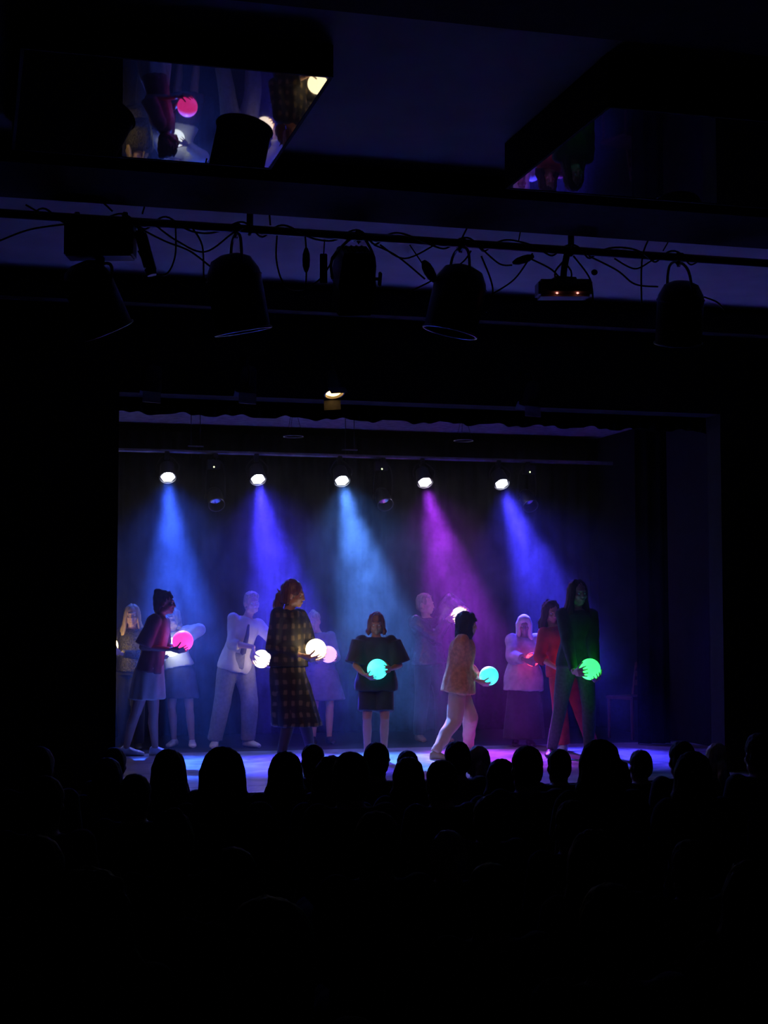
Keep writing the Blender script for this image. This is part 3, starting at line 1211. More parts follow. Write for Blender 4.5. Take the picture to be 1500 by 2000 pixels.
def free_hand(bm, wrist, d, n, s, k):
    """relaxed, slightly curled hand: d along fingers, n palm normal, s thumb side"""
    pc = wrist + d * .05 * k
    for o_ in (-.028, -.009, .011, .028):
        cap(bm, wrist + d * .01 * k + s * (o_ * .6 * k), pc + d * .035 * k + s * (o_ * k), .0145 * k, .012 * k, 8)
    for o_, ln in ((.030, .070), (.010, .080), (-.011, .074), (-.030, .058)):
        prev = pc + d * .035 * k + s * (o_ * k)
        dd = d.copy()
        r_ = .0095
        for seg in (.45, .30, .25):
            dd = (dd + n * .38).normalized()
            q = prev + dd * (ln * k * seg)
            cap(bm, prev, q, r_ * k, (r_ - .001) * k, 8)
            prev = q
            r_ -= .001
    prev = wrist + d * .02 * k + s * .022 * k
    dd = (s * .8 + d * .6).normalized()
    for seg in (.034, .028, .024):
        q = prev + dd * seg * k
        cap(bm, prev, q, .0115 * k, .010 * k, 8)
        prev = q
        dd = (dd + n * .3 + d * .3).normalized()


def torso_rings(P, N, f, k, ease=0.0, t0=0.0, t1=1.0, fem=True, hemw=0.0, rx_mul=1.0):
    up = (N - P).normalized()
    r = f.cross(up).normalized()
    ff = up.cross(r).normalized()
    prof = [(-.30, .150, .110), (-.10, .168, .115), (0, .165, .112), (.18, .150, .100), (.38, .122 if fem else .132, .092), (.60, .140, .102),
            (.75, .155, .108), (.88, .158, .090), (.95, .115, .070), (1.0, .062, .058)]
    rings = []

    def val(t):
        for (a, x0, y0), (b, x1, y1) in zip(prof, prof[1:]):
            if a <= t <= b:
                q = (t - a) / (b - a)
                return x0 + (x1 - x0) * q, y0 + (y1 - y0) * q
        return prof[-1][1:] if t > 1 else prof[0][1:]
    n = 12
    ln = (N - P).length
    for i in range(n + 1):
        t = t0 + (t1 - t0) * i / n
        rx, ry = val(t)
        loose = hemw * max(0, (.75 - t)) ** 1.0
        rings.append(ringp(P + up * (ln * t), r, ff, (rx * rx_mul + ease + loose) * k, (ry + ease + loose * .8) * k, 24, .88))
    return rings


def foot(bm, ank, f, k, e=0.0, heel=0.0):
    g = V(f.x, f.y, 0).normalized()
    r = V(g.y, -g.x, 0)
    base = ank - V(0, 0, .075 * k)
    rs = []
    for y, w_, h, z in ((-.062, .018, .02, .02), (-.055, .03, .035, .03), (-.02, .034, .05, .045), (.04, .036, .038, .036), (.10, .045, .026, .026),
                        (.15, .044, .02, .02), (.185, .03, .013, .014), (.195, .012, .008, .012)):
        rs.append(ringp(base + g * (y * k) + V(0, 0, max(h + e, z) * k + heel * max(0, (.1 - y)) / .16), r, V(0, 0, 1), (w_ + e) * k, (h + e) * k, 14, .85))
    loft(bm, rs)


def person(name, label, S):
    """S: dict of world joints. keys: k, head, hf, hu, N, P, cf (chest front), pf (pelvis front), foot L/R (ank, dir), ball, hands, hair, clothes"""
    k = S['k']
    base = S['base']
    t = empty('person', base, label, 'person', S.get('group'))
    up = (S['N'] - S['P']).normalized()
    cf = S['cf']
    r = cf.cross(up).normalized()
    pf = S.get('pf', cf)
    pr = pf.cross(V(0, 0, 1)).normalized()
    vox = S.get('voxel', .007)
    bm = bmesh.new()
    head_parts(bm, S['head'], S['hf'], S['hu'], k)
    cap(bm, S['N'] - up * .03 * k, S['head'] - S['hu'] * .05 * k - S['hf'] * .015 * k, .052 * k, .05 * k)
    loft(bm, torso_rings(S['P'], S['N'], cf, k, fem=S.get('fem', True), t0=-.08))
    SH, EL, WR = {}, {}, {}
    for s, nm in ((-1, 'L'), (1, 'R')):
        SH[nm] = S['N'] + r * (s * S.get('shw', .158) * k) - up * (.055 * k)
    l1, l2 = .172 * 1.7 * k, .155 * 1.7 * k
    for nm, s in (('L', -1), ('R', 1)):
        h = S['hands'][nm]
        if h[0] == 'ball':
            _, B, R, c, tt, pole = h
            w_ = hand_on_ball(bm, B, R, c, tt, S.get('thumb', V(0, 0, 1)), k * S.get('handk', 1.0))
        else:
            _, w_, d_, n_, s_, pole = h
            if S.get('free', True):
                free_hand(bm, w_, d_, n_, s_, k)
        e_ = ik(SH[nm], w_, l1, l2, pole)
        EL[nm], WR[nm] = e_, w_
        ell(bm, SH[nm], (.055 * k,) * 3)
        cap(bm, SH[nm], e_, .047 * k, .036 * k)
        mid = e_.lerp(w_, .3)
        cap(bm, e_, mid, .037 * k, .038 * k)
        cap(bm, mid, w_, .038 * k, .024 * k)
    HP, KN, AN = {}, {}, {}
    th, sh = .245 * 1.7 * k, .246 * 1.7 * k
    for nm, s in (('L', -1), ('R', 1)):
        ank, fd = S['feet'][nm]
        HP[nm] = S['P'] + pr * (s * .088 * k) - V(0, 0, .04 * k)
        KN[nm] = S['knees'][nm] if 'knees' in S else ik(HP[nm], ank, th, sh, S.get('kpole', fd))
        AN[nm] = ank
        cap(bm, HP[nm], KN[nm], .083 * k, .054 * k)
        ell(bm, KN[nm], (.055 * k,) * 3)
        cd_ = (AN[nm] - KN[nm])
        back = -fd.normalized()
        cm = KN[nm] + cd_ * .3 + back * .012 * k
        cap(bm, KN[nm], cm, .05 * k, .054 * k)
        cap(bm, cm, AN[nm], .054 * k, .033 * k)
        foot(bm, ank, fd, k)
    body = fuse('body', bm, S.get('skin', M_skin), t, vox, 2)
    if S.get('eyes'):
        eyes(body, S['head'], S['hf'], S['hu'], k)
    # hair
    if S['hair']:
        bm = bmesh.new()
        hair_mesh(bm, S['hair'][0], S['head'], S['hf'], S['hu'], k * S.get('hairk', 1.0))
        fuse('hair', bm, S['hair'][1], t, max(.008, vox), 1, disp=.004, dsc=40)
    cl = S['clothes']
    cv = S.get('cvox', .011)
    dsp = S.get('fold', .007)
    if 'top' in cl:
        ty, m_, sleeve, hem, ease, hw = cl['top']
        bm = bmesh.new()
        loft(bm, torso_rings(S['P'], S['N'], cf, k, ease=ease, t0=hem, t1=.985, fem=S.get('fem', True), hemw=hw, rx_mul=cl.get('wide', 1.0)))
        for nm in ('L', 'R'):
            ell(bm, SH[nm], ((.060 + ease * .6) * k,) * 3)
            a0, e0, w0 = SH[nm], EL[nm], WR[nm]
            sl = cl.get('slw', 1.0)
            if sleeve in ('short', 'half'):
                q = a0.lerp(e0, .55 if sleeve == 'short' else .93)
                cone(bm, a0, q, (.058 + ease) * k * sl, (.06 + ease) * k * sl * (1.15 if sleeve == 'half' else 1.0))
            elif sleeve == 'long':
                cap(bm, a0, e0, (.056 + ease * .7) * k * sl, (.047 + ease * .7) * k * sl)
                cone(bm, e0, e0.lerp(w0, .93), (.046 + ease * .7) * k * sl, (.034 + ease * .6) * k * sl)
            elif sleeve == 'rolled':
                cap(bm, a0, e0, (.058 + ease * .7) * k * sl, (.054 + ease * .7) * k * sl)
                cone(bm, e0, e0.lerp(w0, .35), (.054 + ease * .7) * k * sl, (.052 + ease * .6) * k * sl)
        fuse(ty, bm, m_, t, cv, 2, disp=dsp, dsc=9)
        if cl.get('collar'):
            bm = bmesh.new()
            for s in (-1, 1):
                cc = S['N'] - up * .03 * k
                cap(bm, cc + r * (s * .055 * k) + cf * .0, cc + r * (s * .018 * k) + cf * (.068 * k) - up * .035 * k, .016 * k, .010 * k, 8)
                cap(bm, cc + r * (s * .055 * k), cc + r * (s * .02 * k) - cf * .055 * k, .016 * k, .016 * k, 8)
            fuse('collar', bm, m_, t, .008, 1)
    if 'tie' in cl:
        bm = bmesh.new()
        kn = S['N'] + cf * (.085 * k) - up * (.05 * k)
        rs = []
        for q, w_ in ((0, .016), (.03, .022), (.045, .013), (.15, .022), (.36, .034), (.385, .002)):
            zc = S['N'] - up * (.05 + q) * k
            dd = .088 + .082 * min(1, q / .10)
            rs.append(ringp(zc + cf * (dd * k), r, cf, w_ * k, .008 * k, 8))
        loft(bm, rs)
        mk('tie', bm, cl['tie'], t)
    if 'bottom' in cl:
        ty, m_, a_, b_ = cl['bottom']
        bm = bmesh.new()
        if ty in ('trousers', 'shorts'):
            loft(bm, torso_rings(S['P'], S['N'], pf, k, ease=.014 + a_ * .4, t0=-.12, t1=.22, hemw=0))
            for nm in ('L', 'R'):
                h0, k0, n0 = HP[nm], KN[nm], AN[nm]
                if ty == 'trousers':
                    cap(bm, h0, k0, (.095 + a_ * .5) * k, (.062 + a_) * k)
                    cone(bm, k0, n0 + (k0 - n0).normalized() * .0, (.062 + a_) * k, (.045 + a_ * b_) * k)
                else:
                    cone(bm, h0 + (h0 - k0).normalized() * .05 * k, h0.lerp(k0, b_), (.10 + a_ * .5) * k, (.085 + a_) * k)
        else:
            up0 = V(0, 0, 1)
            top_ = S['P'] + up * (.22 * (S['N'] - S['P']).length)
            hz_ = b_
            legc = (KN['L'] + KN['R']) / 2 if hz_ < KN['L'].z + .05 else (HP['L'] + HP['R'] + KN['L'] + KN['R']) / 4
            rs = []
            n = 9
            for i in range(n + 1):
                u_ = i / n
                z = top_.z + (hz_ - top_.z) * u_
                lc = S['P'].lerp(legc, max(0, (u_ - .25) / .75)) if u_ > .25 else top_.lerp(S['P'], u_ / .25)
                c_ = V(lc.x, lc.y, z)
                rx = (.135 + .05 * min(1, u_ / .25) + a_ * u_) * k
                ry = (.105 + .03 * min(1, u_ / .25) + a_ * u_ * S.get('skdepth', 1.0)) * k
                ring = []
                for j in range(40):
                    an = 2 * PI * j / 40
                    pl = 1 + .05 * u_ * math.sin(an * 9) + .02 * u_ * math.sin(an * 5 + 1)
                    ring.append(c_ + pr * (rx * math.cos(an) * pl) + pf * (ry * math.sin(an) * pl))
                rs.append(ring)
            loft(bm, rs)
        fuse(ty if ty in ('trousers', 'shorts', 'skirt') else 'skirt', bm, m_, t, cv, 2, disp=dsp * .8, dsc=8)
    if 'leg_shade' in cl:  # dark covering added over the legs, stands in for shade there
        bm = bmesh.new()
        for nm in ('L', 'R'):
            mid = KN[nm].lerp(AN[nm], .3)
            cone(bm, HP[nm].lerp(KN[nm], .5), KN[nm], .078 * k, .062 * k)
            cap(bm, KN[nm], mid, .061 * k, .063 * k)
            cone(bm, mid, AN[nm] + (KN[nm] - AN[nm]).normalized() * .02 * k, .063 * k, .042 * k)
        fuse('leg_shade', bm, cl['leg_shade'], t, .008, 1)
    if 'shoes' in cl:
        for nm in ('L', 'R'):
            bm = bmesh.new()
            foot(bm, S['feet'][nm][0], S['feet'][nm][1], k, e=.006)
            mk('shoe', bm, cl['shoes'], t)
    S['out'] = (SH, EL, WR, HP, KN, AN)
    return t


def dirn(deg, up=0.0):
    """0 = towards the camera, 90 = image right, 180 = away"""
    a = math.radians(deg)
    return (-CF * math.cos(a) + CR * math.sin(a) + V(0, 0, up)).normalized()


M_BALL = {}


def ball(px, py, D, R, col, label, es=None, core=None):
    c = at_d(px, py, D)
    bm = bmesh.new()
    ell(bm, c, (R, R, R), n=40, m=24)
    key = 'glow_%d_%d_%d' % tuple(int(x * 99) for x in col)
    if es:
        key += '_%d' % int(es * 10)
    m_ = mat(key, (.8, .8, .8), .4, emit=col, es=es or BALL)
    o = tag(mk('glowing_ball', bm, m_, None, angle=9), label, 'ball', 'glowing balls held by the performers')
    return c, R


def performer(label, foot0, headtop, neck=None, pelvis=None, face=0, chest=0, headdeg=None, feet=None, B=None, grip=None, poles=None,
              hair=('short', M_dkhair), clothes=None, tilt=0.0, D=None, **kw):
    """foot0: (px,py) ground point under the body; headtop px of the hair top"""
    base = at_z(foot0[0], foot0[1], STAGE)
    if D is None:
        D = (base - CAM).dot(CF)
    ht = at_d(headtop[0], headtop[1], D)
    H = (ht.z - STAGE) + kw.pop('drop', 0.0)
    k = H / 1.73
    zN = STAGE + H * .835 - kw.get('nlow', 0)
    kw.pop('nlow', None)
    nx = neck[0] if neck else headtop[0]
    pN = at_d(nx, 1200, D)
    N = V(pN.x, pN.y, zN if not neck or neck[1] is None else at_d(nx, neck[1], D).z)
    px_ = pelvis[0] if pelvis else foot0[0]
    pP = at_d(px_, 1200, D)
    P = V(pP.x, pP.y, at_d(px_, pelvis[1], D).z if pelvis and pelvis[1] else STAGE + H * .545)
    N = N + CF * kw.pop('ndepth', 0.0)
    hf = dirn(headdeg if headdeg is not None else face, -tilt)
    hr = hf.cross(V(0, 0, 1)).normalized()
    hu = hr.cross(hf).normalized()
    hd = V(ht.x, ht.y, ht.z) - V(0, 0, 1) * (.135 * k) + dirn(headdeg or 0) * (kw.pop('hfwd', .02)) + CF * (N - at_d(nx, 1200, D)).dot(CF)
    cf = dirn(chest)
    ft = {}
    for nm in ('L', 'R'):
        fx, fy, fdeg = feet[nm]
        g = at_z(fx, fy, STAGE)
        ft[nm] = (g + V(0, 0, .078 * k), dirn(fdeg))
    hands = {}
    c = None
    for nm, s in (('L', -1), ('R', 1)):
        g = grip[nm]
        pole = poles[nm] if poles else V(0, 0, -1) - cf * .3 + cf.cross(V(0, 0, 1)) * s * .5
        if g[0] == 'free':
            hands[nm] = g + (pole,)
        else:
            cdir, tdir = g
            hands[nm] = ('ball', B[0], B[1], cdir, tdir, pole)
    S = dict(k=k, head=hd, hf=hf, hu=hu, N=N, P=P, cf=cf, pf=dirn(kw.pop('pelvisdeg', chest)), feet=ft, hands=hands, hair=hair,
             clothes=clothes, base=V(base.x, base.y, STAGE), **kw)
    return person('person', label, S), S


def cgrip(cf, side=.85, down=.5, fwd=.15, away=0.0):
    """hands either side and below of a ball held in front of the chest"""
    r = cf.cross(V(0, 0, 1)).normalized()
    out = {}
    for nm, s in (('L', -1), ('R', 1)):
        c = (r * s * side - V(0, 0, 1) * down - cf * fwd).normalized()
        out[nm] = (c, cf * .8 + V(0, 0, .25))
    return out


def dof(px, py):
    return (at_z(px, py, STAGE) - CAM).dot(CF)


# 1  blonde woman at the far left edge
D1 = dof(255, 1464)
B1 = ball(212, 1262, D1 - .32, .095, (1, .72, .22), 'yellow glowing ball mostly hidden by the left edge of the stage opening', es=10)
performer('long-haired blonde woman in a dark glittery top at the far left edge of the stage', (257, 1464), (259, 1180), face=5, chest=-25,
          feet=dict(L=(270, 1464, 10), R=(244, 1464, -15)), B=B1, grip=cgrip(dirn(-40)), hair=('long', M_blond),
          clothes=dict(top=('sequin_top', M_sequin, 'long', -.05, .02, .03), bottom=('trousers', M_blk, .02, 1.0), shoes=M_bshoe), eyes=True)
# 3  white sleeve person behind the profile woman
D3 = dof(350, 1458)
B3 = ball(334, 1264, D3 - .24, .095, (.85, .95, .9), 'white glowing ball hidden behind the profile woman with the pink ball', es=4)
pr3 = performer('person in a white top with raised bent arm, behind the woman with the pink ball', (352, 1458), (338, 1188), face=-20, chest=-10,
                feet=dict(L=(375, 1459, 10), R=(340, 1458, -15)), B=B3,
                grip=dict(R=(V(0, 0, -1) - CR * .6, -CF), L=(CR * .9 + V(0, 0, .45), -CR * .3 - CF)),
                poles=dict(R=-CR + V(0, 0, -.6), L=CR * 1.0 + V(0, 0, .85)), hair=('bob', M_fair),
                clothes=dict(top=('blouse', M_white, 'long', .1, .02, .03), bottom=('skirt', mat('navy_skirt_cotton', (.05, .05, .10), .9), .06, STAGE + .50), shoes=M_shoe, slw=1.3))
# 2  profile woman walking right with the pink ball
D2 = dof(290, 1484)
B2 = ball(357, 1252, D2 - .05, .098, (1, .03, .30), 'pink glowing ball held out by the woman walking right at the left', es=2.2)
r_ = -CF
performer('dark-haired woman with bun striding right, holding the pink ball', (285, 1484), (322, 1152), neck=(312, 1202), pelvis=(293, 1310),
          face=90, chest=80, headdeg=92, feet=dict(L=(303, 1476, 90), R=(246, 1476, 85)), B=B2,
          grip=dict(L=(CF * .7 - V(0, 0, .35) - CR * .25, CR), R=(-CF * .5 - V(0, 0, .75) - CR * .45, CR + V(0, 0, .2))),
          poles=dict(L=V(0, 0, -1) + CF * .3, R=V(0, 0, -1) - CR * .4), hair=('bun', M_dkhair), eyes=True,
          clothes=dict(top=('blouse', M_rose, 'half', -.02, .016, .02), bottom=('skirt', M_cream, .05, STAGE + .56), shoes=M_shoe), skin=M_skin2, hfwd=.0)
# 4  young man with white shirt and tie
D4 = dof(455, 1459)
B4 = ball(511, 1287, D4 - .24, .092, (1, .80, .50), 'warm white ball held by the young man with the tie', es=4.5)
performer('young man in a white shirt and dark tie holding a warm ball', (452, 1459), (491, 1155), neck=(483, None), pelvis=(462, None), face=20, chest=22,
          headdeg=25, feet=dict(L=(484, 1459, 45), R=(420, 1460, 0)), B=B4,
          grip=dict(R=(-CR * .8 + V(0, 0, .45) - CF * .3, CR * .6 - V(0, 0, .8)), L=(CR * .75 + CF * .3 - V(0, 0, .5), -CF)),
          poles=dict(R=-CR * 1.4 + V(0, 0, -.35) + CF * .4, L=CR + V(0, 0, -.7)), hair=('quiff', M_fair), fem=False, eyes=True,
          clothes=dict(top=('shirt', mat('pale_shirt_cotton', (.52, .51, .50), .85, noise_amt=.06), 'rolled', -.20, .022, .02), bottom=('trousers', M_denim, .035, 1.2), shoes=M_shoe, tie=M_tie, collar=True,
                       slw=.95, wide=.95), fold=.012, shw=.148)
# 6  dim violet figure
D6 = dof(625, 1452)
B6 = ball(641, 1278, D6 - .30, .088, (.55, .28, 1), 'violet ball behind the plaid dress woman\'s warm ball', es=2.0)
performer('dim figure in a lilac skirt behind the warm ball of the plaid dress woman', (628, 1452), (614, 1193), neck=(622, None), face=15, chest=20,
          feet=dict(L=(643, 1452, 20), R=(612, 1452, 5)), B=B6, grip=cgrip(dirn(20)), hair=('bun', M_fair),
          clothes=dict(top=('blouse', M_lilac, 'long', 0, .02, .03), bottom=('skirt', M_lilac, .12, STAGE + .46), shoes=M_bshoe), skin=M_skin)
# 5  plaid dress woman
D5 = dof(560, 1492)
B5 = ball(617, 1268, D5 - .10, .094, (1, .78, .42), 'bright warm white ball held by the woman in the plaid dress', es=7)
performer('auburn-haired woman in a dark plaid dress holding a warm ball', (572, 1492), (574, 1134), neck=(563, 1192), pelvis=(563, 1300),
          face=75, chest=55, headdeg=78, feet=dict(L=(608, 1486, 70), R=(548, 1494, 60)), B=B5,
          grip=dict(R=(-CR * .6 - V(0, 0, .7) - CF * .35, CR + V(0, 0, .2)), L=(CF * .75 - V(0, 0, .5) + CR * .1, CR * .8 + V(0, 0, .1) - CF * .2)),
          poles=dict(R=V(0, 0, -1) - CR * .6, L=V(0, 0, -1) + CR * .3), hair=('ponytail', M_red), eyes=True, hairk=1.1, hfwd=.0, tilt=.12,
          clothes=dict(top=('dress_bodice', M_plaid, 'long', -.02, .03, .025), bottom=('skirt', M_plaid, .045, STAGE + .345), shoes=M_bshoe,
                       leg_shade=mat('brown_leg_shade', (.05, .025, .02), .8), slw=1.12, wide=1.08), handk=1.05, fold=.012, skdepth=2.4)  # brown leg covering added only to darken her legs
# 7  girl in black with the cyan ball
D7 = dof(735, 1486)
B7 = ball(737, 1307, D7 - .26, .094, (.03, .85, .72), 'cyan ball held by the girl in black at centre stage')
performer('girl with bobbed hair in black t-shirt and shorts holding a cyan ball', (735, 1486), (735, 1196), face=0, chest=0, tilt=.22,
          feet=dict(L=(750, 1487, 10), R=(717, 1487, -10)), B=B7,
          grip=dict(R=(-CR * .8 - V(0, 0, .65) - CF * .1, CR * .8 - CF * .5), L=(CR * .95 - V(0, 0, .0), -CR * .4 - CF * .9)),
          hair=('bob', M_red), eyes=True, shw=.175, skin=M_skin2,
          clothes=dict(top=('t_shirt', M_blk, 'half', -.25, .03, .05), bottom=('shorts', M_blk, .03, .80), shoes=M_bshoe, slw=1.3, wide=1.12))
# 8  shiny jacket person with the raised sleeve
D8 = dof(835, 1448)
B8 = ball(898, 1203, D8 - .22, .094, (1, .86, .42), 'yellow ball held up high, just left of the head of the woman in peach', es=1.5)
performer('person in a shiny satin jacket under the magenta beam, one arm raised', (838, 1448), (828, 1158), neck=(833, None), face=40, chest=30,
          feet=dict(L=(862, 1448, 40), R=(818, 1448, 15)), B=B8, headdeg=60,
          grip=dict(L=(CR * .5 + V(0, 0, .6) + CF * .4, -CF), R=(-CR * .9 - V(0, 0, .3), CR * .4 - CF)),
          poles=dict(L=V(0, 0, 1.6) + CR * .7, R=V(0, 0, -1)), hair=('short', M_fair), fem=False,
          clothes=dict(top=('jacket', M_shiny, 'long', -.1, .03, .04), bottom=('trousers', M_blk, .02, 1.0), shoes=M_tshoe, slw=1.25))
# 9  woman in peach striding right
D9 = dof(878, 1478)
B9 = ball(955, 1320, D9 + .0, .092, (.02, .82, .80), 'turquoise ball held low by the striding woman in peach')
performer('dark-haired woman in a peach blouse and beige trousers striding right', (885, 1478), (913, 1199), neck=(905, 1246), pelvis=(895, 1338),
          face=90, chest=80, headdeg=95, feet=dict(L=(915, 1470, 90), R=(850, 1484, 75)), B=B9, drop=.05,
          grip=dict(L=(CF * .8 - V(0, 0, .2) - CR * .3, CR), R=(-CF * .45 - V(0, 0, .6) - CR * .65, CR - V(0, 0, .1))),
          poles=dict(L=V(0, 0, -1) + CF * .3, R=V(0, 0, -1) - CR * .6), hair=('bob', M_dkhair), hfwd=0.0, eyes=True, hairk=1.22, knees=dict(R=at_d(887, 1408, D9 - .09), L=at_d(919, 1402, D9 + .09)),
          clothes=dict(top=('blouse', M_blouse, 'long', -.16, .045, .06), bottom=('trousers', M_pant, .030, .3), shoes=M_tshoe, slw=1.2, wide=1.25), fold=.013)
# 10 white hood
D10 = dof(1022, 1456)
B10 = ball(1040, 1288, D10 - .30, .07, (1, .03, .012), 'red ball cupped in the hands of the white-hooded person', es=3.5)
pt, S10 = performer('person in a white hood and long white top holding a red ball', (1022, 1456), (1023, 1202), face=0, chest=12, tilt=.1,
                    feet=dict(L=(1034, 1456, 10), R=(1008, 1456, -10)), B=B10,
                    grip=dict(R=(-CR * .45 - V(0, 0, .25) - CF * .8, CR * .8 - V(0, 0, .35)), L=(CR * .5 + V(0, 0, .55) - CF * .55, -CR * .6 - V(0, 0, .6))),
                    hair=None, skin=M_skin2, eyes=True,
                    clothes=dict(top=('tunic', mat('off_white_wool', (.42, .40, .40), .9), 'long', -.42, .03, .07), bottom=('skirt', M_blk, .10, STAGE + .08), shoes=M_bshoe, slw=1.35, wide=1.08))
bm = bmesh.new()
k = S10['k']
c_, f_, u_ = S10['head'], S10['hf'], S10['hu']
r_ = f_.cross(u_)
for i in range(17):
    a = math.radians(52 + (308 - 52) * i / 16)
    sx, cy = math.sin(a), math.cos(a)

    def LL(x, y, z):
        return c_ + r_ * (x * k) + f_ * (y * k) + u_ * (z * k)
    cap(bm, LL(.06 * sx, .07 * cy - .01, .10), LL(.094 * sx, .1 * cy - .01, .02), .022 * k, .024 * k, 8)
    cap(bm, LL(.094 * sx, .1 * cy - .01, .02), LL(.088 * sx, .085 * cy - .01, -.12), .024 * k, .026 * k, 8)
    cap(bm, LL(.088 * sx, .085 * cy - .01, -.12), LL(.12 * sx, .08 * cy - .01, -.18), .026 * k, .03 * k, 8)
ell(bm, LL(0, -.02, .055), (.09 * k, .1 * k, .095 * k), r_, f_, u_)
fuse('hood', bm, M_white, pt, .009, 2, disp=.003)
# 11 red-lit woman
D11 = dof(1085, 1466)
B11 = ball(1112, 1292, D11 - .25, .085, (1, .03, .015), 'red ball hidden behind the woman in green')
performer('wavy-haired woman in red, partly hidden behind the tall woman in green', (1098, 1466), (1076, 1174), neck=(1080, None), face=20, chest=35, tilt=.15,
          feet=dict(L=(1155, 1462, 20), R=(1102, 1468, -20)), B=B11, pelvis=(1098, None),
          grip=cgrip(dirn(35)), hair=('curly', M_brown), eyes=True,
          clothes=dict(top=('jumper', M_redc, 'rolled', -.1, .025, .03), bottom=('trousers', M_redc, .025, 1.3), shoes=M_shoe))
# 12 tall woman in green-lit front
D12 = dof(1125, 1484)
B12 = ball(1152, 1307, D12 - .32, .098, (.03, 1, .12), 'green ball held by the tall woman at the right', es=2.8)
performer('tall long-haired woman in dark clothes lit green, holding the green ball', (1124, 1482), (1126, 1132), neck=(1127, None), pelvis=(1124, None), face=20,
          chest=15, headdeg=25, feet=dict(L=(1150, 1482, 15), R=(1078, 1478, -15)), B=B12,
          grip=dict(R=(-CR * .95 - V(0, 0, .25) - CF * .1, CR * .2 - CF), L=(CR * .55 - V(0, 0, .8) + CF * .2, -CF)),
          poles=dict(R=-CR + V(0, 0, -.6), L=CR + V(0, 0, -.4)), hair=('long', M_brown), eyes=True, shw=.15,
          clothes=dict(top=('jumper', M_green, 'long', -.12, .018, .02), bottom=('trousers', M_gdenim, .008, .8), shoes=M_bshoe))

# wooden chair at the right of the stage
cb = at_z(1236, 1442, STAGE)
t = empty('wooden_chair', cb, 'reddish wooden chair standing at the right end of the stage', 'chair')
fx = dirn(-55)
rx = fx.cross(V(0, 0, 1)).normalized()
bm = bmesh.new()
box(bm, cb + V(0, 0, .45), (.42, .42, .035), rx, fx, bev=.01)
mk('seat', bm, M_wood, t)
for sx in (-1, 1):
    for sy in (-1, 1):
        bm = bmesh.new()
        a = cb + rx * sx * .18 + fx * sy * .18
        cone(bm, a, a + V(0, 0, .44), .016, .02, 10)
        if sy < 0:
            cone(bm, a + V(0, 0, .44), a + V(0, 0, .82) - fx * .06, .02, .016, 10)
        mk('leg', bm, M_wood, t)
bm = bmesh.new()
for z in (.60, .70, .80):
    box(bm, cb + V(0, 0, z) - fx * (.18 + .06 * (z - .44) / .44), (.36, .018, .06), rx, fx, bev=.005)
mk('backrest', bm, M_wood, t)

# ------------------------------------------------------------------ the audience
def seated(style, hairmat, topmat, sleeve, nm, fem=True):
    """seated person facing +Y, base on the floor below the seat, head top at 1.27"""
    P = V(0, 0, .50)
    N = V(0, .02, 1.03)
    f = V(0, 1, 0)
    hd = V(0, .045, 1.135)
    S = dict(k=.97, head=hd, hf=f, hu=V(0, 0, 1), N=N, P=P, cf=f, base=V(0, 0, 0), voxel=.012, cvox=.014, free=True,
             feet=dict(L=(V(-.11, .42, .078), f), R=(V(.11, .42, .078), f)),
             knees=dict(L=V(-.11, .42, .50), R=V(.11, .42, .50)),
             hands=dict(L=('free', V(-.10, .30, .60), V(.1, 1, -.1).normalized(), V(0, 0, -1), V(1, 0, 0), V(-.55, -.8, -1)),
                        R=('free', V(.10, .30, .60), V(-.1, 1, -.1).normalized(), V(0, 0, -1), V(-1, 0, 0), V(.55, -.8, -1))),
             hair=(style, hairmat), fem=fem, skin=M_skin2,
             clothes=dict(top=('shirt', topmat, sleeve, -.05, .02, .01), bottom=('trousers', M_blk, .012, .8), shoes=M_bshoe))
    return person('person', nm, S)


# seat
chair = empty('auditorium_chair', V(0, 0, 0), 'dark red upholstered chair under a seated spectator, lost in the dark', 'chair', 'auditorium chairs')
bm = bmesh.new()
box(bm, V(0, .12, .325), (.44, .44, .05), bev=.02)
mk('seat', bm, M_seat, chair)
bm = bmesh.new()
box(bm, V(0, -.19, .62), (.42, .04, .42), V(1, 0, 0), V(0, 1, .1).normalized(), V(0, -.1, 1).normalized(), bev=.015)
mk('backrest', bm, M_seat, chair)
for sx in (-1, 1):
    for sy in (-1, 1):
        bm = bmesh.new()
        y = .12 + sy * .19
        tube(bm, [V(sx * .19, y, 0), V(sx * .19, y, .31)], .011, k=1)
        if sy < 0:
            tube(bm, [V(sx * .19, y, .31), V(sx * .19, -.18, .5)], .011, k=1)
        mk('leg', bm, M_metal, chair)

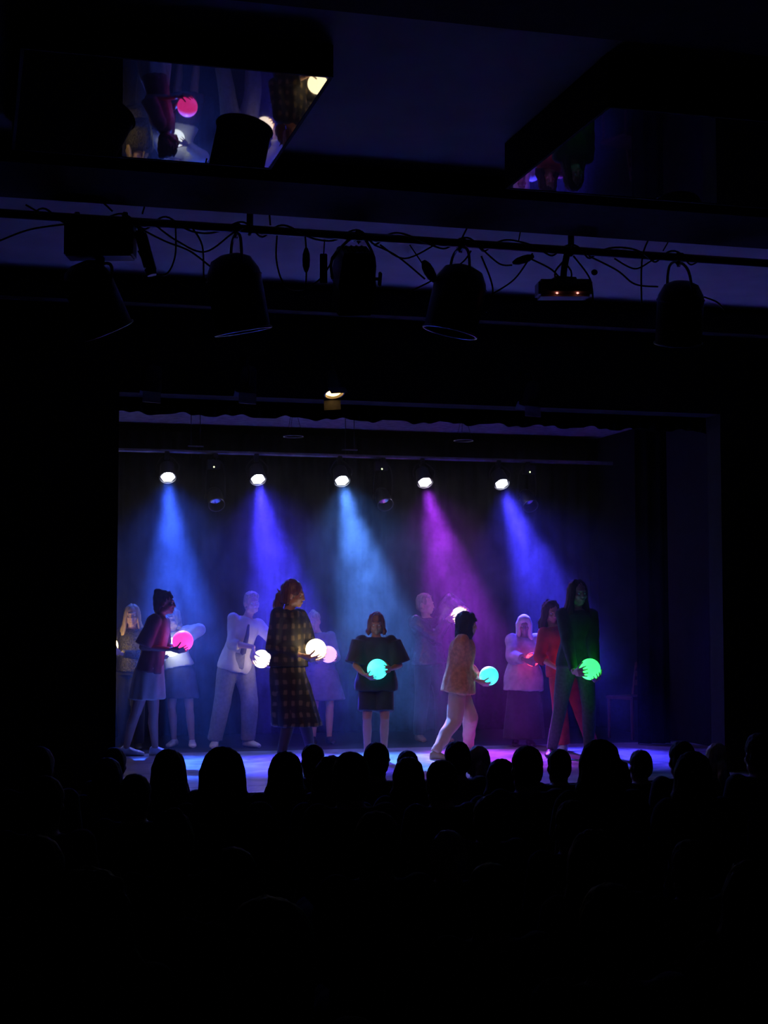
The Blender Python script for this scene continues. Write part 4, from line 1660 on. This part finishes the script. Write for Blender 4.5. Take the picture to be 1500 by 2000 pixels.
SRC = {
    'short': seated('short', M_dkhair, M_aud[0], 'long', '', False),
    'long': seated('long', M_brown, M_aud[2], 'long', ''),
    'bob': seated('bob', M_dkhair, M_aud[1], 'short', ''),
    'bun': seated('bun', M_brown, M_aud[0], 'short', ''),
    'curly': seated('curly', M_dkhair, M_aud[1], 'long', ''),
    'pony': seated('ponytail', M_fair, M_aud[2], 'short', ''),
}
HW = {'short': .176, 'long': .215, 'bob': .200, 'bun': .176, 'curly': .232, 'pony': .178}
AUD = [
    (75, 1458, 50, 'short', 'short-haired spectator in the dark at the far left, level with the stage floor'),
    (222, 1460, 50, 'short', 'spectator whose head overlaps the left end of the stage, below the striding woman'),
    (210, 1482, 60, 'bob', 'spectator just left of and below the left end of the blue stage floor'),
    (262, 1512, 66, 'short', 'spectator directly below the left corner of the blue floor'),
    (330, 1465, 70, 'long', 'long straight-haired spectator below the woman with the pink ball'),
    (434, 1462, 92, 'bob', 'large round-headed spectator below the young man with the tie'),
    (556, 1470, 68, 'bob', 'spectator with ragged bob directly below the plaid dress woman'),
    (610, 1453, 54, 'short', 'short-haired spectator right below the feet of the plaid dress woman'),
    (648, 1482, 82, 'curly', 'bushy-haired spectator between the plaid dress woman and the girl in black'),
    (684, 1469, 50, 'short', 'half-hidden spectator left of the one under the girl in black'),
    (733, 1450, 52, 'short', 'short-haired spectator with visible ear under the girl with the cyan ball'),
    (85, 1515, 62, 'short', 'spectator at left with a dimly rim-lit shoulder'),
    (72, 1632, 110, 'short', 'spectator in the lower left corner region with a faint rounded outline'),
    (335, 1584, 88, 'bun', 'spectator behind the long straight-haired one at left'),
    (452, 1655, 76, 'short', 'barely visible spectator below the large round head'),
    (733, 1585, 92, 'short', 'spectator with a faint rim-lit crown low in the centre'),
    (175, 1706, 180, 'curly', 'nearest spectator at lower left, big bushy hair nearly black'),
    (527, 1753, 118, 'short', 'near spectator in the bottom centre-left, only the crown faintly lit'),
    (795, 1466, 42, 'short', 'small-headed child spectator right of the girl in black'),
    (797, 1481, 70, 'bob', 'spectator in front of the small child, left of the striding woman\'s foot'),
    (893, 1448, 54, 'short', 'spectator directly below the striding woman in peach'),
    (932, 1457, 42, 'pony', 'narrow head just right of the spectator below the striding woman'),
    (862, 1485, 72, 'short', 'spectator covering the rear foot of the striding woman'),
    (978, 1484, 62, 'bob', 'spectator left of the pair under the white-hooded person'),
    (1027, 1457, 64, 'short', 'round short-haired spectator directly under the white-hooded person'),
    (1090, 1463, 48, 'short', 'spectator with both ears showing, under the woman in red'),
    (1170, 1447, 80, 'bob', 'big-headed spectator under the green ball'),
    (1250, 1465, 46, 'short', 'small spectator head below the wooden chair'),
    (1195, 1486, 88, 'curly', 'bushy spectator right of and below the big head under the green ball'),
    (1330, 1447, 52, 'short', 'spectator with a faint blue rim at the right end of the stage floor'),
    (1352, 1470, 76, 'bob', 'spectator overlapping the blue-rimmed one at the right end of the stage'),
    (1398, 1452, 52, 'pony', 'spectator in the dark right of the stage floor end'),
    (1482, 1432, 60, 'short', 'spectator cut by the right edge with a rim-lit sloping shoulder'),
    (950, 1556, 88, 'bun', 'spectator faintly outlined below the head left of the white-hooded person'),
    (1115, 1563, 70, 'short', 'spectator faintly outlined below the one with both ears showing'),
    (872, 1622, 84, 'pony', 'dark spectator low in the middle, right of the rim-lit crown'),
    (1160, 1622, 86, 'long', 'long-haired spectator in the dark below the green ball'),
    (957, 1686, 100, 'short', 'near dark spectator below centre right with faintly outlined crown'),
    (1190, 1726, 118, 'short', 'near spectator at lower right with a faint blue edge on the crown'),
    (1470, 1682, 104, 'bob', 'near spectator at the right edge, faint blue outline'),
    (1345, 1640, 80, 'short', 'dark spectator at right between the two blue-outlined heads'),
]
# distance of each sitter from the camera, so that no two bodies touch
SEAT_D = [8.795, 10.707, 9.819, 7.644, 8.986, 6.837, 8.875, 11.134, 8.004, 7.081, 10.244, 6.451, 4.718, 5.675, 4.869, 5.514, 3.878, 3.038, 11.3, 9.215, 10.345, 11.391, 8.074, 9.4, 8.409, 10.554, 7.496, 11.159, 8.651, 10.265, 7.782, 11.151, 9.237, 7.243, 6.502, 6.332, 5.296, 4.712, 3.875, 4.488, 5.683]
placed = [(px, py, D, 1.0, st, lab, wpx) for (px, py, wpx, st, lab), D in zip(AUD, SEAT_D)]
used = set()
for px, py, D, s_, st, lab, wpx in placed:
    top = at_d(px, py, D)
    fz = hall_floor_z(top.y)
    s_ = (top.z - fz) / 1.262
    loc = V(top.x, top.y - .04, fz)
    rz = random.uniform(-.12, .12)
    src = SRC[st]
    g = 'spectators seated in the dark'
    if st not in used:
        used.add(st)
        src.location = loc
        src.scale = (s_,) * 3
        src.rotation_euler = (0, 0, rz)
        src['label'] = lab
        src['group'] = g
        o = src
    else:
        o = dup(src, loc, lab, g, s_, rz)
    # the chair follows the sitter's size
    if o is SRC['short'] and 'c0' not in used:
        used.add('c0')
        chair.location = loc
        chair.scale = (s_,) * 3
        chair.rotation_euler = (0, 0, rz)
    else:
        dup(chair, loc, None, None, s_, rz)
